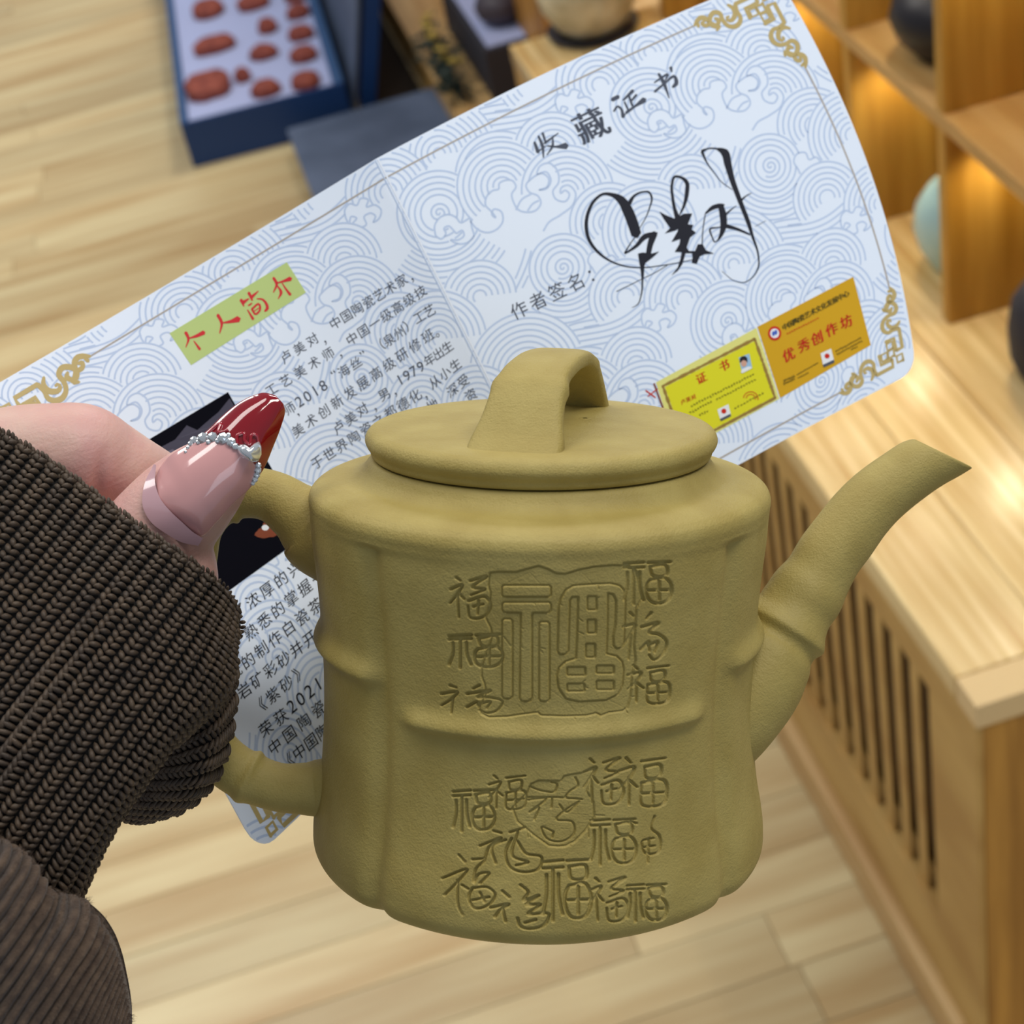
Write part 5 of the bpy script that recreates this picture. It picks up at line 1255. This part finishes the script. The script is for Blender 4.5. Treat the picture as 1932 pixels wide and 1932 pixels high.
o = mesh_np('rim_stitches', np.vstack(Vs), np.vstack(Qs), knit, per); rel(o); o['kind'] = 'stuff'

# ---- corduroy sleeve: modelled wales with a fuzzy nap
cord = mat('brown_corduroy', (84, 66, 52), .9, Sheen_Weight=.15, Sheen_Roughness=.5)
add_noise_color(cord, (66, 50, 38), (90, 72, 56), 420, (1, 1, 1), 4)
add_b = nodes(cord); n, l, b = add_b
tc = n.new('ShaderNodeTexCoord'); tq = n.new('ShaderNodeTexNoise'); tq.inputs['Scale'].default_value = 3000; tq.inputs['Detail'].default_value = 3; l.new(tc.outputs['Object'], tq.inputs[0])
bp = n.new('ShaderNodeBump'); bp.inputs['Strength'].default_value = .9; bp.inputs['Distance'].default_value = .0003; l.new(tq.outputs[0], bp.inputs['Height']); l.new(bp.outputs[0], b.inputs['Normal'])
cc = [
 [(-150, 1500, .306), (-190, 1540, .300), (-260, 1620, .296), (-420, 1780, .294)],
 [(-40, 1568, .306), (-50, 1595, .300), (-110, 1670, .296), (-330, 1890, .294)],
 [(5, 1585, .306), (8, 1612, .300), (-25, 1670, .295), (-200, 1850, .293), (-330, 1990, .293)],
 [(40, 1606, .306), (42, 1640, .300), (10, 1700, .295), (-110, 1840, .293), (-260, 2010, .293)],
 [(72, 1640, .306), (72, 1680, .300), (35, 1750, .295), (-60, 1880, .293), (-190, 2040, .293)],
 [(97, 1680, .307), (93, 1722, .301), (60, 1785, .296), (-20, 1900, .294), (-130, 2060, .293)],
 [(130, 1688, .309), (130, 1732, .302), (90, 1800, .297), (20, 1910, .295), (-70, 2060, .294)],
 [(162, 1700, .312), (160, 1745, .304), (115, 1830, .298), (50, 1930, .296), (-20, 2060, .295)],
 [(190, 1722, .316), (184, 1770, .307), (140, 1850, .300), (85, 1945, .298), (30, 2060, .297)],
 [(212, 1752, .320), (202, 1800, .311), (168, 1870, .304), (125, 1960, .302), (80, 2060, .300)],
 [(228, 1790, .326), (218, 1830, .317), (196, 1890, .310), (165, 1970, .307), (130, 2060, .305)],
 [(240, 1840, .332), (234, 1870, .325), (220, 1920, .318), (200, 1985, .314), (175, 2060, .311)],
 [(248, 1890, .340), (247, 1915, .334), (242, 1950, .328), (232, 2000, .322), (222, 2060, .318)],
 [(249, 1930, .350), (249, 1950, .346), (249, 1975, .342), (246, 2010, .336), (242, 2060, .332)]]
NTc, NSc = 1000, 260
hx, hy, hd = sheet_from(cc, NTc, NSc)
NW = 44
ph = np.linspace(0, NW, NTc)[:, None]*np.ones((1, NSc)); 
W = P(hx, hy, hd); dT = np.gradient(W, axis=0); dS = np.gradient(W, axis=1); NN = np.cross(dT, dS); NN /= np.linalg.norm(NN, axis=-1)[..., None]; NN *= np.where((NN@FWD) > 0, -1, 1)[..., None]
wob = np.interp(np.arange(NTc*1.0), np.arange(NTc), np.zeros(NTc))[:, None]
bumpv = (np.abs(np.sin(np.pi*ph))**.6)*.0019
hemf = np.clip(1-np.arange(NSc)/14., 0, 1)[None]; bumpv = bumpv*(1-hemf)+hemf*.0006*np.sin(np.pi*np.clip(np.arange(NSc)/14., 0, 1))[None]
rsn = np.random.RandomState(1); nz = rsn.rand(NTc//4+2, NSc//3+2); nz = np.kron(nz, np.ones((4, 3)))[:NTc, :NSc]; bumpv = bumpv+nz*.00008
A = (W+NN*bumpv[..., None]).reshape(-1, 3); B = P(hx, hy, hd+.003).reshape(-1, 3)
q = gridq(NTc, NSc); 
slv = mesh_np('corduroy_sleeve', np.vstack([A, B]), np.vstack([q, q[:, ::-1]+NTc*NSc, np.stack([np.arange(NTc-1)*NSc, np.arange(NTc-1)*NSc+NTc*NSc, np.arange(1, NTc)*NSc+NTc*NSc, np.arange(1, NTc)*NSc], -1)]), cord, per); rel(slv)
# nap: thousands of short hairs standing off the wales and the hem
hr = np.random.RandomState(9); Wf = A.reshape(NTc, NSc, 3); HVs = []; HQ = []; c0 = 0
for k in range(26000):
    i = hr.randint(5, NTc-5); j = int(abs(hr.normal(0, 60))) if hr.rand() < .3 else hr.randint(0, NSc-5)
    if k % 5 == 0: i = hr.randint(int(NTc*.72), NTc-4)
    j = min(max(j, 0), NSc-4)
    qx = hx[i, j]; qy = hy[i, j]
    if qx < -10 or qy > 1945: continue
    if math.sin(math.pi*ph[i, 0]) % 1 < .55 and j > 14: continue
    p = Wf[i, j]; nn = NN[i, j]; d = nn+hr.normal(0, .55, 3); d /= np.linalg.norm(d); L_ = hr.uniform(.0004, .0012)*(1.6 if (k % 5 == 0) else 1)
    s_d = np.cross(d, FWD); s_d = s_d/np.linalg.norm(s_d)*.000028; m2 = p+d*L_*.5+hr.normal(0, .00006, 3); e2 = p+d*L_+hr.normal(0, .00014, 3)
    HVs += [p-s_d, p+s_d, m2+s_d*.7, m2-s_d*.7, e2+s_d*.2, e2-s_d*.2]; HQ += [(c0, c0+1, c0+2, c0+3), (c0+3, c0+2, c0+4, c0+5)]; c0 += 6
o = mesh_np('corduroy_nap', np.array(HVs), np.array(HQ), cord, per, False); rel(o); o['kind'] = 'stuff'
